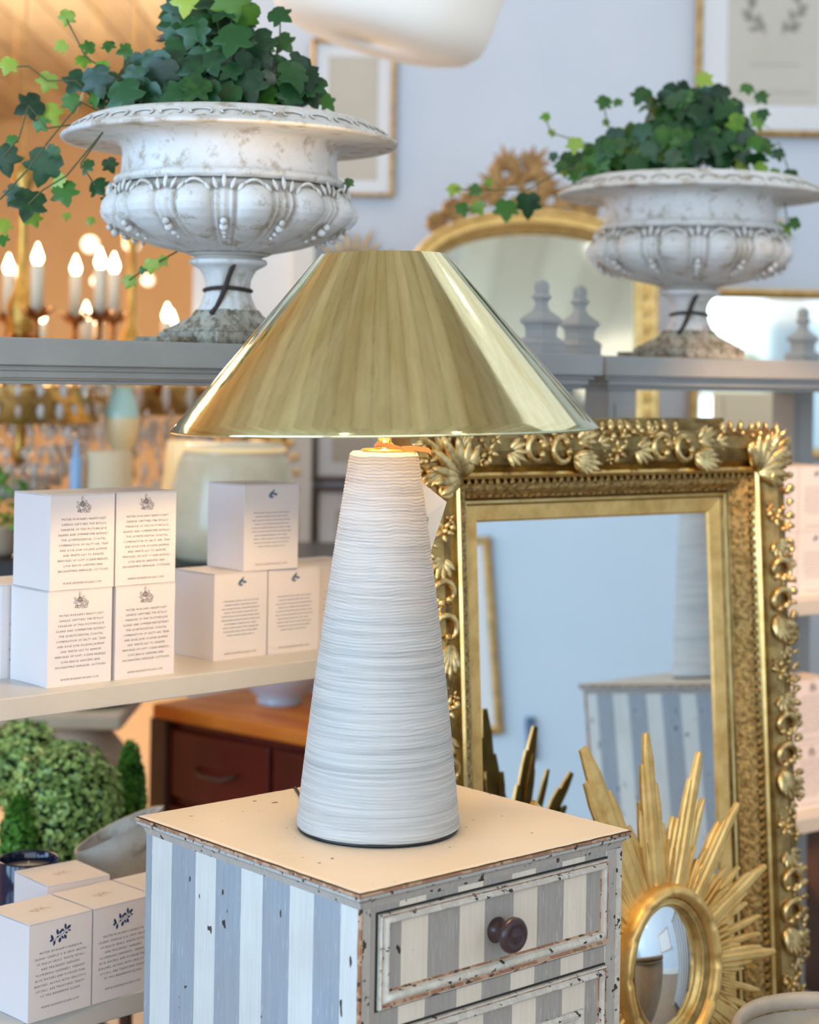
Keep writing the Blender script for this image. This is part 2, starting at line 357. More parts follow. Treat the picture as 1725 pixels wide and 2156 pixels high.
wall_hole('wall_front', 'x', -2.6, -2.45, -3.2, 2.8, 3.05, [(-2.1, 2.5, .75, 2.80)], 'white_wall')
def window(name, X, W, H, nx, nz):
    bm = B()
    box(bm, -W/2, -.04, 0, W/2, .04, .06, X=X); box(bm, -W/2, -.04, H-.06, W/2, .04, H, X=X)
    for i in range(nx+1): x = -W/2+i*(W-.05)/nx; box(bm, x, -.035, .03, x+.05, .035, H-.03, X=X)
    for j in range(1, nz): z = j*H/nz; box(bm, -W/2, -.02, z-.015, W/2, .02, z+.015, X=X)
    struct(name, bm, 'trim')
window('window_1', Matrix.Translation((-3.3, -.3, .75)) @ Matrix.Rotation(pi/2, 4, 'Z'), 4.0, 2.0, 4, 2)
window('window_2', Matrix.Translation((.2, -2.52, .75)), 4.6, 2.05, 5, 2)
bm = B(); box(bm, at(606, 900, 5.15).x, 5.14, 0, at(658, 900, 5.15).x, 5.2, EYE+.6); struct('trim_1', bm, 'trim', .004)
bm = B(); box(bm, XP, 5.17, 0, 2.8, 5.2, .14); struct('baseboard_back', bm, 'trim')
bm = B(); box(bm, 2.78, -2.45, 0, 2.8, 12, .14); struct('baseboard_right', bm, 'trim')
for i, (x, y) in enumerate([(.9, 1.2), (1.7, 1.2), (1.3, 3.2), (.3, 2.4), (-.6, 1.0)]):
    t = thing('downlight', 'round lit ceiling downlight out of direct view, glinting in the arched mirror', 'ceiling light', (x, y, 3.05), 0, 'downlights over the near shop floor')
    bm = B(); lathe(bm, [(.055, -.004), (.075, -.006), (.08, 0)], 24, cap=False); obj('trim_ring', bm, 'trim', t)
    bm = B(); lathe(bm, [(.001, -.003), (.055, -.003)], 24, cap=False); obj('lens', bm, 'spotlamp', t)
# ============================================================ STRIPED CHEST
W, D, HT = .3960, .3905, .8984
def make_chest(label, loc, rz):
    t = thing('chest_of_drawers', label, 'chest of drawers', (loc[0], loc[1], 0), rz)
    i = .0082
    # body: side panels, back and face frame
    bm = B(); box(bm, i, i, .06, W-i, D-i, HT-.012)
    for f in bm.faces:
        c = f.calc_center_median(); f.material_index = 1 if c.y < i+.001 else 0
    for f in list(bm.faces):
        if f.calc_center_median().z > HT-.013 or f.calc_center_median().z < .061: pass
    obj('body', bm, ['side_stripes', 'front_stripes'], t)
    for (x, y) in ((i, i), (W-i-.04, i), (i, D-i-.04), (W-i-.04, D-i-.04)): bm = B(); box(bm, x, y, 0, x+.04, y+.04, .06); obj('foot', bm, 'grey_chip', t)
    # moulded top: rows of (inset, z, material)
    prof = [(.0008, HT-.0010, 0), (-.0008, HT-.0022, 3), (-.0012, HT-.0050, 1), (.0014, HT-.0056, 3), (-.0002, HT-.0066, 4), (0, HT-.0090, 4), (.0028, HT-.0097, 3), (.0034, HT-.0110, 4), (.0058, HT-.0135, 2), (.0070, HT-.0170, 2), (.0082, HT-.0205, 2)]
    bm = B(); n = 60; rows = []
    def per(ins, z, jit):
        x0, x1, y0, y1 = ins, W-ins, ins, D-ins; out = []
        for (a, b) in (((x0, y0), (x1, y0)), ((x1, y0), (x1, y1)), ((x1, y1), (x0, y1)), ((x0, y1), (x0, y0))):
            for k in range(n):
                u = k/n; p = Vector((a[0]+(b[0]-a[0])*u, a[1]+(b[1]-a[1])*u, z))
                nz = noise.noise(p*90)*jit+noise.noise(p*300)*jit*.5
                out.append(bm.verts.new(p+Vector((0, 0, nz))))
        return out
    rows = [per(.0045, HT, 0), per(.0035, HT-.0004, .0001)]+[per(a, z, .0004) for a, z, m in prof]
    ms = [0, 0]+[m for a, z, m in prof]
    f = bm.faces.new(rows[0]); f.material_index = 0
    for j in range(len(rows)-1):
        L = len(rows[j])
        for k in range(L):
            q = bm.faces.new((rows[j][k], rows[j][(k+1) % L], rows[j+1][(k+1) % L], rows[j+1][k])); q.material_index = ms[j+1]
    obj('top', bm, ['chest_top', 'worn_edge', 'grey_chip', 'dark_gap', 'cove_chip'], t)
    # corner edge strip, worn to brown wood
    bm = B(); tube(bm, [(i+.0006, i+.0006, HT-.02-k*.02) for k in range(42)], [.0022+.0014*random.random() for k in range(42)], 6); obj('corner_edge', bm, 'worn_edge', t)
    # stiles with the grey paint
    bm = B(); box(bm, i, i-.0012, .06, .0205, i, HT-.02); box(bm, W-i-.022, i-.0012, .06, W-i, i, HT-.02); obj('stile', bm, 'grey_chip', t)
    bm = B(); box(bm, W-i-.008, i-.002, .06, W-i+.0008, i+.01, HT-.02); obj('edge_bead', bm, 'cream_chip', t)
    # drawers: one drawer and two doors below share the frame builder
    def front(name, x0, x1, z0, z1, bot, hinge=False):
        d = B()
        # thin dark gap round the piece
        box(d, x0-.0026, i-.0008, z0-.0022, x1+.0018, i+.0002, z1+.0022, 1)
        box(d, x0+.008, i-.0030, z0+.008, x1-.008, i-.0012, z1-.006, 0)
        o = obj(name, d, ['front_stripes', 'dark_gap'], t)
        f = B()
        mid = [(x0, z0), (x1, z0), (x1, z1), (x0, z1)]
        wd = [bot, .0115, .0105, .0115]
        pr = [(0, 0), (0, .0045), (.12, .0062), (.30, .0048), (.36, .0045), (.5, .0085), (.68, .0096), (.86, .0078), (.92, .0045), (1, .003)]
        mi = [0, 0, 1, 0, 0, 0, 0, 0, 1]
        ins = lambda k: ((x0+wd[3]*k, z0+wd[0]*k), (x1-wd[1]*k, z0+wd[0]*k), (x1-wd[1]*k, z1-wd[2]*k), (x0+wd[3]*k, z1-wd[2]*k))
        NS = 40; rr = []
        for (k, h) in pr:
            c = ins(k); row = []
            for e in range(4):
                a, b = c[e], c[(e+1) % 4]
                for s_ in range(NS):
                    u = s_/NS; x = a[0]+(b[0]-a[0])*u; z = a[1]+(b[1]-a[1])*u
                    hh = h*(1.25 if e == 0 and .3 < k < .95 else 1)
                    nk = noise.noise(Vector((x*70, z*70, 3)))
                    if .4 < k < .9 and e in (0, 2) and abs((s_*7) % 20-10) < 1: hh -= .0016
                    row.append(f.verts.new((x, i-hh+nk*.0004, z)))
            rr.append(row)
        for j in range(len(rr)-1):
            L = len(rr[j])
            for s_ in range(L):
                q = f.faces.new((rr[j][s_], rr[j][(s_+1) % L], rr[j+1][(s_+1) % L], rr[j+1][s_])); q.material_index = mi[j]; q.smooth = 2 < j < 7
        obj('moulding', f, ['cream_chip', 'worn_edge'], o)
        return o
    d1 = front('drawer', .0305, .3636, HT-.1225, HT-.0285, .0185)
    kx, kz = .1915, HT-.0735
    k = B(); X = Matrix.Translation((kx, i-.003, kz)) @ Matrix.Rotation(pi/2, 4, 'X')
    lathe(k, [(.0125, 0), (.0135, .002), (.010, .006), (.0085, .012), (.0095, .017), (.016, .0205), (.0185, .0235), (.0185, .027), (.0165, .030), (.012, .0308), (.0105, .0298), (.006, .0302), (.003, .0325), (.0005, .0328)], 32, X)
    obj('knob', k, 'knob', d1)
    d2 = front('door', .0305, .3625, HT-.62, HT-.146, .012)
    f = B(); box(f, .345, i-.0028, HT-.56, .356, i-.001, HT-.200); 
    ball(f, (.351, i-.003, HT-.22), .005, 0, (1, .6, 3)); obj('hinge', f, 'cream_chip', d2)
    # inner moulding of the door panel
    f = B(); X = Matrix(((1, 0, 0, .19), (0, 0, -1, i-.003), (0, 1, 0, HT-.385), (0, 0, 0, 1)))
    sweep_rect(f, .27, .40, [(0, 0), (0, .004), (.003, .007), (.007, .006), (.010, .001), (.013, .001)], X); obj('moulding', f, 'cream_chip', d2)
    return t
FC = hz(758, 1880, EYE-.5016)
CH_RZ = radians(41.8)
make_chest('small chest painted in grey and cream stripes with dark knob, carrying the lamp', FC, CH_RZ)
make_chest('second striped painted chest, visible only as a reflection in the large gilt mirror', (1.332, 2.27, 0), radians(25.5))
# ============================================================ TABLE LAMP
def make_lamp(label, loc, rz, withtag=True):
    t = thing('table_lamp', label, 'lamp', loc, rz)
    Hb = .413
    bm = B(); n = 470; prof = []
    for k in range(n+1):
        u = k/n; r = .0905+(.0378-.0905)*u+.0028*sin(pi*u)
        if u < .004: r -= .002
        if u > .993: r -= (u-.993)*.35
        prof.append((r, .004+Hb*u))
    random.seed(3); ph = [random.random()*6.28 for _ in range(8)]
    def rf(r, z, a):
        q = Vector((cos(a)*1.3, sin(a)*1.3, z*26)); w_ = noise.noise(q)*.0035+noise.noise(Vector((cos(a)*5, sin(a)*5, z*90)))*.0012
        s_ = sin((z+w_)*2*pi/.0034); g = (abs(s_))**.6*(1 if s_ > 0 else -1)
        am = .00042+.00035*noise.noise(Vector((cos(a)*3, sin(a)*3, z*140)))
        return r+g*am
    lathe(bm, prof, 150, rf=rf); obj('body', bm, 'ribbed', t)
    bm = B(); lathe(bm, [(.086, 0), (.0885, .0005), (.0885, .004), (.086, .0045)], 64); obj('base', bm, 'black', t)
    bm = B(); lathe(bm, [(.0255, .4172), (.0255, .4195), (.023, .4205), (.0105, .421), (.0105, .4255), (.009, .4268), (.0075, .427), (.0075, .47), (.0075, .52)], 40); obj('neck', bm, 'brass_in', t)
    bm = B(); lathe(bm, [(.013, .49), (.014, .495), (.014, .535), (.010, .54)], 24); obj('socket', bm, 'brass_in', t)
    bm = B(); lathe(bm, [(.012, .54), (.028, .565), (.031, .585), (.022, .605), (.001, .612)], 24); bulb = obj('bulb', bm, 'lamp_bulb' if withtag else 'bulb', t)
    # shade, tipped a little
    sh0, sh1 = .441, .6350; r0, r1 = .2362, .0700
    X = Matrix.Translation((0, 0, sh0)) @ Matrix.Rotation(radians(-1.6), 4, Vector((0, 1, 0)).normalized()) @ Matrix.Translation((0, 0, -sh0))
    if not withtag: X = I4
    bm = B(); lathe(bm, [(r0-.0012, sh0), (r0, sh0-.0006), (r0+.0009, sh0+.0004), (r0+.0002, sh0+.0022)]+[(r0+(r1-r0)*k/24, sh0+.0022+(sh1-sh0-.0022)*k/24) for k in range(1, 25)], 256, X, cap=False)
    obj('lamp_shade', bm, 'brass', t)
    bm = B(); lathe(bm, [(r0-.0012, sh0), (r1-.0012, sh1), (r1, sh1)], 128, X, cap=False); obj('shade_lining', bm, 'lining', t)
    bm = B()
    for k in range(3):
        a = k*2*pi/3+.4; tube(bm, [(.0135*cos(a), .0135*sin(a), .536), (.04*cos(a), .04*sin(a), .60), ((r1-.003)*cos(a), (r1-.003)*sin(a), sh1-.006)], .0016, 6)
    tube(bm, [((r1-.002)*cos(a*pi/18), (r1-.002)*sin(a*pi/18), sh1-.006) for a in range(36)], .0018, 6, closed=True)
    obj('spider', bm, 'brass_in', t)
    return t
LP = hz(796, 1743, EYE-.5016)
LAMP = make_lamp('table lamp with brass cone shade and white ribbed tapering body', LP, 0)
make_lamp('second ribbed cone lamp, visible only as a reflection in the large gilt mirror', (1.427, 2.536, .8984), 0, False)
# cord of the lamp leaving the back
bm = B(); tube(bm, [at(632, 1715, 2.02)+Vector((0, 0, 0)) if False else hz(640, 1690, .9004), hz(628, 1668, .9004), hz(622, 1658, .9004), hz(619, 1655, .9004)+Vector((-.004, .01, -.02))], .0016, 6)
tag(obj('power_cord', bm, 'strap'), 'dark cord running from the lamp over the back edge of the striped chest', 'cord')
# price tag and ribbon
tt = thing('price_tag', 'white paper price tag hanging on a tan ribbon at the lamp neck', 'price tag', at(905, 1090, 2.03))
bm = B(); C4 = [at(x, y, Y) for x, y, Y in ((880, 1009, 2.015), (941, 1057, 2.05), (905, 1168, 2.06), (850, 1118, 2.015))]
nn = (C4[1]-C4[0]).cross(C4[3]-C4[0]).normalized()*.0006
v = [bm.verts.new(p) for p in C4]+[bm.verts.new(p+nn) for p in C4]
for f in ((0, 1, 2, 3), (7, 6, 5, 4), (0, 4, 5, 1), (1, 5, 6, 2), (2, 6, 7, 3), (3, 7, 4, 0)): bm.faces.new([v[k] for k in f])
obj('card', bm, 'tag', tt, world=True)
bm = B()
for (a, b) in (((893, 1086), (902, 1090)), ((897, 1090), (893, 1099)), ((900, 1092), (896, 1100)), ((902.5, 1092), (898, 1101))):
    P = lambda q: hp(q[0], q[1], C4[0], nn.normalized())-Vector((0, .0012, 0))
    tube(bm, [P(a), P(b)], .0004, 5)
obj('handwriting', bm, 'brown_ink', tt, world=True)
bm = B(); lp = Vector(LP)
loop = [(lp+Vector((.0125*cos(a), .0125*sin(a), .4345+.0006*sin(a*2)))) for a in [k*pi/10 for k in range(-11, 6)]]
def strip(bm, pts, h, th=.0006):
    for a, b in zip(pts[:-1], pts[1:]):
        d = (b-a); s_ = Vector((d.y, -d.x, 0)); s_ = s_.normalized()*th if s_.length > 1e-7 else Vector((th, 0, 0))
        vs = [bm.verts.new(p+q) for p in (a, b) for q in (Vector((0, 0, -h)), Vector((0, 0, h)))]
        vs2 = [bm.verts.new(p+q+s_) for p in (a, b) for q in (Vector((0, 0, -h)), Vector((0, 0, h)))]
        bm.faces.new((vs[0], vs[2], vs[3], vs[1])); bm.faces.new((vs2[0], vs2[1], vs2[3], vs2[2])); bm.faces.new((vs[1], vs[3], vs2[3], vs2[1])); bm.faces.new((vs[0], vs2[0], vs2[2], vs[2]))
strip(bm, [at(x, y, 1.988) for x, y in ((790, 938), (800, 936.5), (815, 937), (830, 941), (848, 947), (866, 951), (876, 957))], .0026)
strip(bm, [at(x, y, 1.984) for x, y in ((788, 941), (793, 934), (805, 933))], .002)
strip(bm, [at(x, y, 1.992) for x, y in ((846, 944), (870, 943.5), (890, 946), (903, 948), (908, 954))], .0026)
tube(bm, [at(x, y, Y) for x, y, Y in ((872, 955, 1.985), (877, 965, 1.985), (880, 990, 1.99), (884, 1013, 2.01))], .0006, 5)
tube(bm, loop, .0012, 6)
obj('ribbon', bm, 'ribbon', tt, world=True)
# ============================================================ DISPLAY UNITS
UA = radians(46.5); UO = Vector((-.471, 2.103, 0))
U_RZ = pi/2-UA
FIN = [(0, 1), (85, 230), (80, 310), (120, 350), (112, 362), (75, 400), (72, 450), (110, 510), (215, 580), (245, 610), (243, 640), (200, 672), (190, 690), (196, 700), (180, 712), (180, 800), (235, 830), (272, 862), (272, 885), (262, 900), (262, 1000)]
def finial(parent, x, y, s=1.0, zt=.0375):
    bm = B(); k = .000138*s
    pts = []
    for i in range(7): a = i/6*pi/2; pts.append((88*sin(a), 235-85*cos(a)))
    pr = [(max(.5, r), q) for r, q in pts]+FIN[2:]
    lathe(bm, [(r*k, (1000-q)*k) for r, q in pr][::-1], 4, Matrix.Translation((x, y, EYE+zt)), a0=pi/4, smooth=False)
    return obj('finial', bm, 'grey_paint', parent)
def unit(label, org, rz, x0, x1, dep, zc=.0375, fins=()):
    t = thing('display_shelf_unit', label, 'shelf unit', org, rz)
    E = EYE
    bm = B()
    # cornice: projecting fascia with stepped moulding below, built as nested boxes
    box(bm, x0, 0, E+.005, x1, dep, E+zc)
    box(bm, x0+.008, .010, E-.0015, x1-.008, dep-.01, E+.0055)
    box(bm, x0+.018, .014, E-.010, x1-.018, dep-.014, E-.001)
    box(bm, x0+.022, .018, E-.0125, x1-.022, dep-.018, E-.0095)
    box(bm, x0+.028, .024, E-.0175, x1-.028, dep-.024, E-.0120)
    obj('cornice', bm, 'grey_paint', t, .0015)
    for z in (-.385, -.771):
        bm = B(); box(bm, x0+.03, 0, E+z-.0265, x1-.03, dep, E+z); obj('shelf', bm, 'shelf_paint', t, .0015)
    bm = B(); box(bm, x0+.03, 0, .10, x1-.03, dep, .14); obj('shelf', bm, 'shelf_paint', t, .0015)
    for (x, y) in ((x0+.035, .03), (x1-.095, .03), (x0+.035, dep-.09), (x1-.095, dep-.09)):
        bm = B(); box(bm, x, y, 0, x+.06, y+.06, E-.0175)
        for k in range(3): box(bm, x+.012, y-.003, .15+k*.42, x+.048, y, .15+k*.42+.37)
        obj('post', bm, 'grey_paint', t, .001)
    for (x, y, s) in fins: finial(t, x, y, s)
    return t
U1 = unit('long grey painted open shelf unit holding the candle boxes behind the striped chest', UO, U_RZ, -.95, 1.069, .46, fins=[(1.000, .07, 1.0), (-.88, .07, 1.0)])
ux, uy = Vector((sin(UA), cos(UA), 0)), Vector((-cos(UA), sin(UA), 0))
V0 = at(1277, 760, 2.90); VA = radians(54)
V0.z = 0
vx, vy = Vector((sin(VA), cos(VA), 0)), Vector((-cos(VA), sin(VA), 0))
V_RZ = pi/2-VA
U2 = unit('second grey shelf unit standing behind the large gilt mirror, carrying the farther urn', V0, V_RZ, 0, .95, .46, fins=[(.030, .10, 1.0), (.895, .385, 1.0)])
# ============================================================ CANDLE BOXES
def text_mesh(lines, size, space=1.35, lead=1.0, bold=0):
    c = bpy.data.curves.new('t', 'FONT'); c.body = '\n'.join(lines); c.size = size; c.align_x = 'CENTER'; c.space_character = space; c.space_line = lead; c.resolution_u = 1; c.fill_mode = 'FRONT'; c.offset = bold
    o = bpy.data.objects.new('t', c); COL.objects.link(o); bpy.context.view_layer.update()
    me = bpy.data.meshes.new_from_object(o.evaluated_get(bpy.context.evaluated_depsgraph_get())); bpy.data.objects.remove(o); return me
BWd, BD, BH = .0905, .088, .1165
NANT = ["MISTER MORGAN'S NANTUCKET", "CANDLE CAPTURES THE IDYLLIC", "PARADISE OF THIS PICTURESQUE", "ISLAND AND SUMMERTIME RETREAT.", "THE QUINTESSENTIAL COASTAL", "COMBINATION OF SALTY AIR, TEAK", "AND ROSE JOIN GOLDEN JASMINE", "AND WHITE LILY TO RENDER", "MEMORIES OF SOFT OCEAN BREEZES,", "LUSH BEACH GARDENS AND", "ENCHANTING SHINGLED COTTAGES"]
HARB = ["MISTER MORGAN'S HARBOUR", "ISLAND CANDLE IS A CRISP AROMA", "OF BEACH GRASS, WHITE PETALS", "AND FRAGRANT GARDENS", "FLOWERING GREENERY, VIBRANT", "BLUE WATERS AND POWDER PINK", "BEACHES, ALONG WITH GRACIOUS", "LOCALS, ARE TREASURED TRAITS", "OF THIS BAHAMIAN ISLAND"]
WEB = ["WWW.NIVENMORGAN.COM"]
def place_text(name, me, m, parent, x, z, y=-.0003):
    me = me.copy(); me.materials.clear(); me.materials.append(M[m]); me.name = name
    o = bpy.data.objects.new(name, me); COL.objects.link(o); o.parent = parent; o.location = (x, y, z); o.rotation_euler = (pi/2, 0, 0); return o
def ribbon2d(bm, pts, wd, y, X=I4):
    # a printed line in the xz plane of the box front
    n = len(pts)
    for i in range(n-1):
        a, b = Vector(pts[i]), Vector(pts[i+1]); d = (b-a)
        if d.length < 1e-7: continue
        d.normalize(); p = Vector((-d.y, d.x))*wd/2; e = d*wd*.3
        vs = [bm.verts.new(X @ Vector((q.x, y, q.y))) for q in (a-p-e, b-p+e, b+p+e, a+p-e)]; bm.faces.new(vs)
def leaf2d(bm, x, z, ang, L, wd, y, X=I4, line=False):
    out = []
    for k in range(7): u = k/6; out.append((u*L, wd*sin(pi*u)**.8))
    for k in range(5, 0, -1): u = k/6; out.append((u*L, -wd*sin(pi*u)**.8))
    P = [(x+a*cos(ang)-b*sin(ang), z+a*sin(ang)+b*cos(ang)) for a, b in out]
    if line: ribbon2d(bm, P+[P[0]], .00032, y, X); ribbon2d(bm, [P[0], P[5]], .00025, y, X)
    else: bm.faces.new([bm.verts.new(X @ Vector((a, y, b))) for a, b in P])
def crest(kind, bm0, y=-.0003):
    bm = B()
    cx, cz = BWd*.5, BH-(.0190 if kind == 'branch' else .0140)
    if kind == 'rose':
        for (dx, dz, R) in ((.0045, -.003, .0048), (-.001, .0015, .0028)):
            for q in range(4):
                r = R*(1-q*.23); n = 26
                ribbon2d(bm, [(cx+dx+r*(1+.13*sin(5*a+q))*cos(a), cz+dz+r*(1+.13*sin(5*a+q*2))*sin(a)) for a in [2*pi*k/n for k in range(n+1)]], .00034, y)
        for (dx, dz, an, L) in ((-.001, .003, 1.6, .007), (-.004, 0, 2.3, .006), (-.004, -.002, 2.9, .005), (-.003, -.004, 3.7, .005), (-.001, -.004, 4.3, .004), (.002, .002, 1.0, .004), (-.006, -.004, 5.4, .004)):
            leaf2d(bm, cx+dx, cz+dz, an, L, .0013, y, line=True)
    elif kind == 'branch':
        for (dx, dz, an, L, w_) in ((-.010, -.006, 2.0, .008, .0016), (-.008, -.006, 4.4, .006, .0014), (-.011, -.005, 3.3, .004, .0013), (-.004, -.001, 1.8, .007, .0016), (-.003, .0, .7, .006, .0014), (-.001, -.004, 4.5, .006, .0018), (.0, -.003, 5.5, .005, .0012), (.004, -.002, 5.2, .006, .0017), (.005, -.001, .2, .004, .0012), (.006, .003, 1.7, .007, .0015), (.007, .003, .6, .007, .0017), (.004, .002, 2.6, .005, .0013), (.009, .002, 5.9, .004, .001), (-.006, -.003, .1, .003, .001)):
            leaf2d(bm, cx+dx, cz+dz, an, L, w_, y)
        ribbon2d(bm, [(cx-.011, cz-.008), (cx-.005, cz-.003), (cx+.002, cz-.001), (cx+.010, cz+.006)], .0005, y)
    else:
        for (dx, dz, an, L, w_) in ((-.0055, -.003, .75, .012, .0022), (.001, .001, -.15, .0075, .0018), (-.004, -.0035, .1, .007, .0014), (.0, .002, .9, .006, .0012)):
            leaf2d(bm, cx+dx, cz+dz, an, L, w_, y)
    k = 1.15 if kind == 'rose' else 1.1
    for v in bm.verts: v.co.x = cx+(v.co.x-cx)*k; v.co.z = cz+(v.co.z-cz)*k
    me = bpy.data.meshes.new('c'); bm.to_mesh(me); bm.free(); bm0.from_mesh(me); bpy.data.meshes.remove(me)
MS_N = text_mesh(NANT, .0036, 1.22, .0063/.0036); MS_H = text_mesh(HARB, .0038, 1.24, .0064/.0038); MS_W = text_mesh(WEB, .0036, 1.2, 1)
def box_proto(kind):
    lab = 'proto'
    t = thing('candle_box', lab, 'box', (0, 0, 0), 0)
    bm = B(); n = 8
    # carton with very slightly bowed faces
    def vgrid(o, ux_, uy_, nrm, bow):
        g = [[bm.verts.new(Vector(o)+Vector(ux_)*(i/n)+Vector(uy_)*(j/n)+Vector(nrm)*bow*sin(pi*i/n)*(.6+.4*sin(pi*j/n))) for i in range(n+1)] for j in range(n+1)]
        for j in range(n):
            for i in range(n): f = bm.faces.new((g[j][i], g[j][i+1], g[j+1][i+1], g[j+1][i])); f.smooth = True
    Z = (0, 0, BH)
    vgrid((0, 0, 0), (BWd, 0, 0), Z, (0, -1, 0), .0002)
    vgrid((BWd, 0, 0), (0, BD, 0), Z, (1, 0, 0), .0003)
    vgrid((BWd, BD, 0), (-BWd, 0, 0), Z, (0, 1, 0), .0003)
    vgrid((0, BD, 0), (0, -BD, 0), Z, (-1, 0, 0), -.0012)
    vgrid((0, 0, BH), (BWd, 0, 0), (0, BD, 0), (0, 0, 1), -.0004)
    vgrid((0, BD, 0), (BWd, 0, 0), (0, -BD, 0), (0, 0, -1), 0)
    bmesh.ops.remove_doubles(bm, verts=bm.verts, dist=.00005)
    c = obj('carton', bm, 'carton', t)
    es = c.modifiers.new('edges', 'EDGE_SPLIT'); es.split_angle = radians(50)
    bm = B(); box(bm, .0008, .0012, BH-.0016, -.0002, BD-.001, BH-.0010); box(bm, .0006, -.0004, BH-.0014, BWd-.0006, .0002, BH-.0011); obj('lid_seam', bm, 'seam', t)
    ink = {'rose': 'ink', 'branch': 'navy', 'leaf': 'slate'}[kind]
    bm = B(); crest(kind, bm, -.0006); obj('crest', bm, ink if kind != 'rose' else 'ink', t, recalc=False)
    if kind == 'rose': place_text('lettering', MS_N, 'ink', t, BWd*.515, .0848, -.0006)
    elif kind == 'branch': place_text('lettering', MS_H, 'ink', t, BWd*.5, .0780, -.0006)
    else:
        random.seed(5); bm = B()
        for k, L in enumerate((.060, .054, .064, .056, .064, .065, .056, .060, .058, .046)):
            x = BWd*.5-L/2; z = .0775-k*.0051; e = BWd*.5+L/2
            while x < e:
                wl = random.uniform(.005, .012); q = x
                while q < min(x+wl, e): ribbon2d(bm, [(q, z), (q, z+.0013)], .0004, -.0006); ribbon2d(bm, [(q, z+.0006*random.choice((0, 1, 2))), (q+.0009, z+.0006*random.choice((0, 1, 2)))], .0003, -.0006); q += .0015
                x += wl+.0015
        obj('lettering', bm, 'slate', t, recalc=False)
    place_text('web_address', MS_W, 'ink', t, BWd*.5, .0068 if kind != 'branch' else .0135, -.0006)
    # foil monogram on the lid
    bm = B()
    def mk(pts, wd):
        X = Matrix(((1, 0, 0, BWd*.5-.013), (0, 0, 1, BD*.42), (0, -1, 0, BH+.0003), (0, 0, 0, 1)))
        n_ = [(a*.026, b*.013) for a, b in pts]
        ribbon2d(bm, n_, wd, 0, X)
    mk([(0, .7), (.28, .02)], .0013); mk([(.28, .02), (.36, .85)], .0007); mk([(.36, .85), (.66, .1)], .0010); mk([(.62, .55), (.66, 1.0), (1.0, .25)], .0011); mk([(.05, .8), (.62, .98)], .0005); mk([(.45, .45), (.7, .7)], .0006)
    obj('monogram', bm, 'foil', t, recalc=False)
    return t
PROTO = {k: box_proto(k) for k in ('rose', 'branch', 'leaf')}
used = set()
def put_box(kind, p, az, label, group, dz=0):
    rz = pi/2-radians(az); p = Vector(p); p.z += dz
    if kind in used: return dup(PROTO[kind], p, rz, label, group)
    used.add(kind); t = PROTO[kind]; t.location = p; t.rotation_euler = (0, 0, rz); t['label'] = label; t['group'] = group; return t
S1, S2 = EYE-.385, EYE-.771
GA, GB, GC, GD = 'rose crest candle boxes on the long shelf', 'leaf crest candle boxes on the long shelf', 'navy crest candle boxes on the bottom shelf', 'candle boxes on the second shelf unit'
AZ = 47.5; bxv = Vector((sin(radians(AZ)), cos(radians(AZ)), 0)); byv = Vector((-cos(radians(AZ)), sin(radians(AZ)), 0))
p = hz(98.5, 1449.3, S1); q = hz(241.5, 1432.6, S1)
put_box('rose', p, 48, 'white candle box with grey rose crest, bottom left of the stack of four', GA)
put_box('rose', q, 46, 'white candle box with grey rose crest, bottom right of the stack of four', GA)
put_box('rose', p+bxv*.002+byv*.001, 48.3, 'white candle box with grey rose crest, top left of the stack of four', GA, BH+.0004)
put_box('rose', q-bxv*.0005+byv*.002, 47.3, 'white candle box with grey rose crest, top right of the stack of four', GA, BH+.0004)
put_box('rose', p+byv*.092-bxv*.01, 48, 'candle box behind the stack of four, showing only its bluish side at the photo edge', GA)
c = hz(449, 1392.8, S1); d = hz(563.5, 1378.8, S1)
put_box('leaf', c, 46.3, 'candle box with slate blue leaf crest, lower left of the stack of three', GB)
put_box('leaf', d, 47.3, 'candle box with slate blue leaf crest, lower right of the stack of three', GB)
put_box('leaf', hz(512.8, 1203.8, S1+BH), 50, 'candle box with slate blue leaf crest, alone on top of the stack of three', GB, .0004)
put_box('leaf', d+bxv*.094+byv*.012, 47.3, 'candle box half hidden behind the ribbed lamp body, right of the stack of three', GB)
put_box('leaf', d+byv*.095+bxv*.045, 47.3, 'candle box in the row behind, between the stack of three and the lamp body', GB)
p = hz(58.4, 2156, S2); q = hz(194, 2115.8, S2)
AZ = 44; bxv = Vector((sin(radians(AZ)), cos(radians(AZ)), 0)); byv = Vector((-cos(radians(AZ)), sin(radians(AZ)), 0))
put_box('branch', p, 43.7, 'white candle box with navy branch crest at the lower left photo corner', GC)
put_box('branch', q, 44, 'white candle box with navy branch crest, beside the side of the striped chest', GC)
put_box('branch', q+bxv*.0925, 44.5, 'white candle box on the bottom shelf, mostly covered by the striped chest', GC)
sp = hz(100, 1866, S2+BH); sp.z = S2
put_box('branch', sp, 50, 'white candle box standing behind the navy crest boxes, next to the dark jar candle', GC)
# boxes of the second unit
def on_u2(x, y, z): return V0+vx*x+vy*y+Vector((0, 0, z))
names = ['touching the frame outline', 'at photo edge']
for lv, (z, zn) in enumerate(((S1, 'upper'), (S2, 'lower'))):
    for row in range(2):
        for k in range(2):
            put_box('leaf' if lv == 0 else 'rose', on_u2(.4225+k*.0930, .05, z), 54, 'candle box right of gilt mirror, %s shelf %s row, %s' % (zn, ('bottom', 'top')[row], names[k]), GD, row*(BH+.0004))
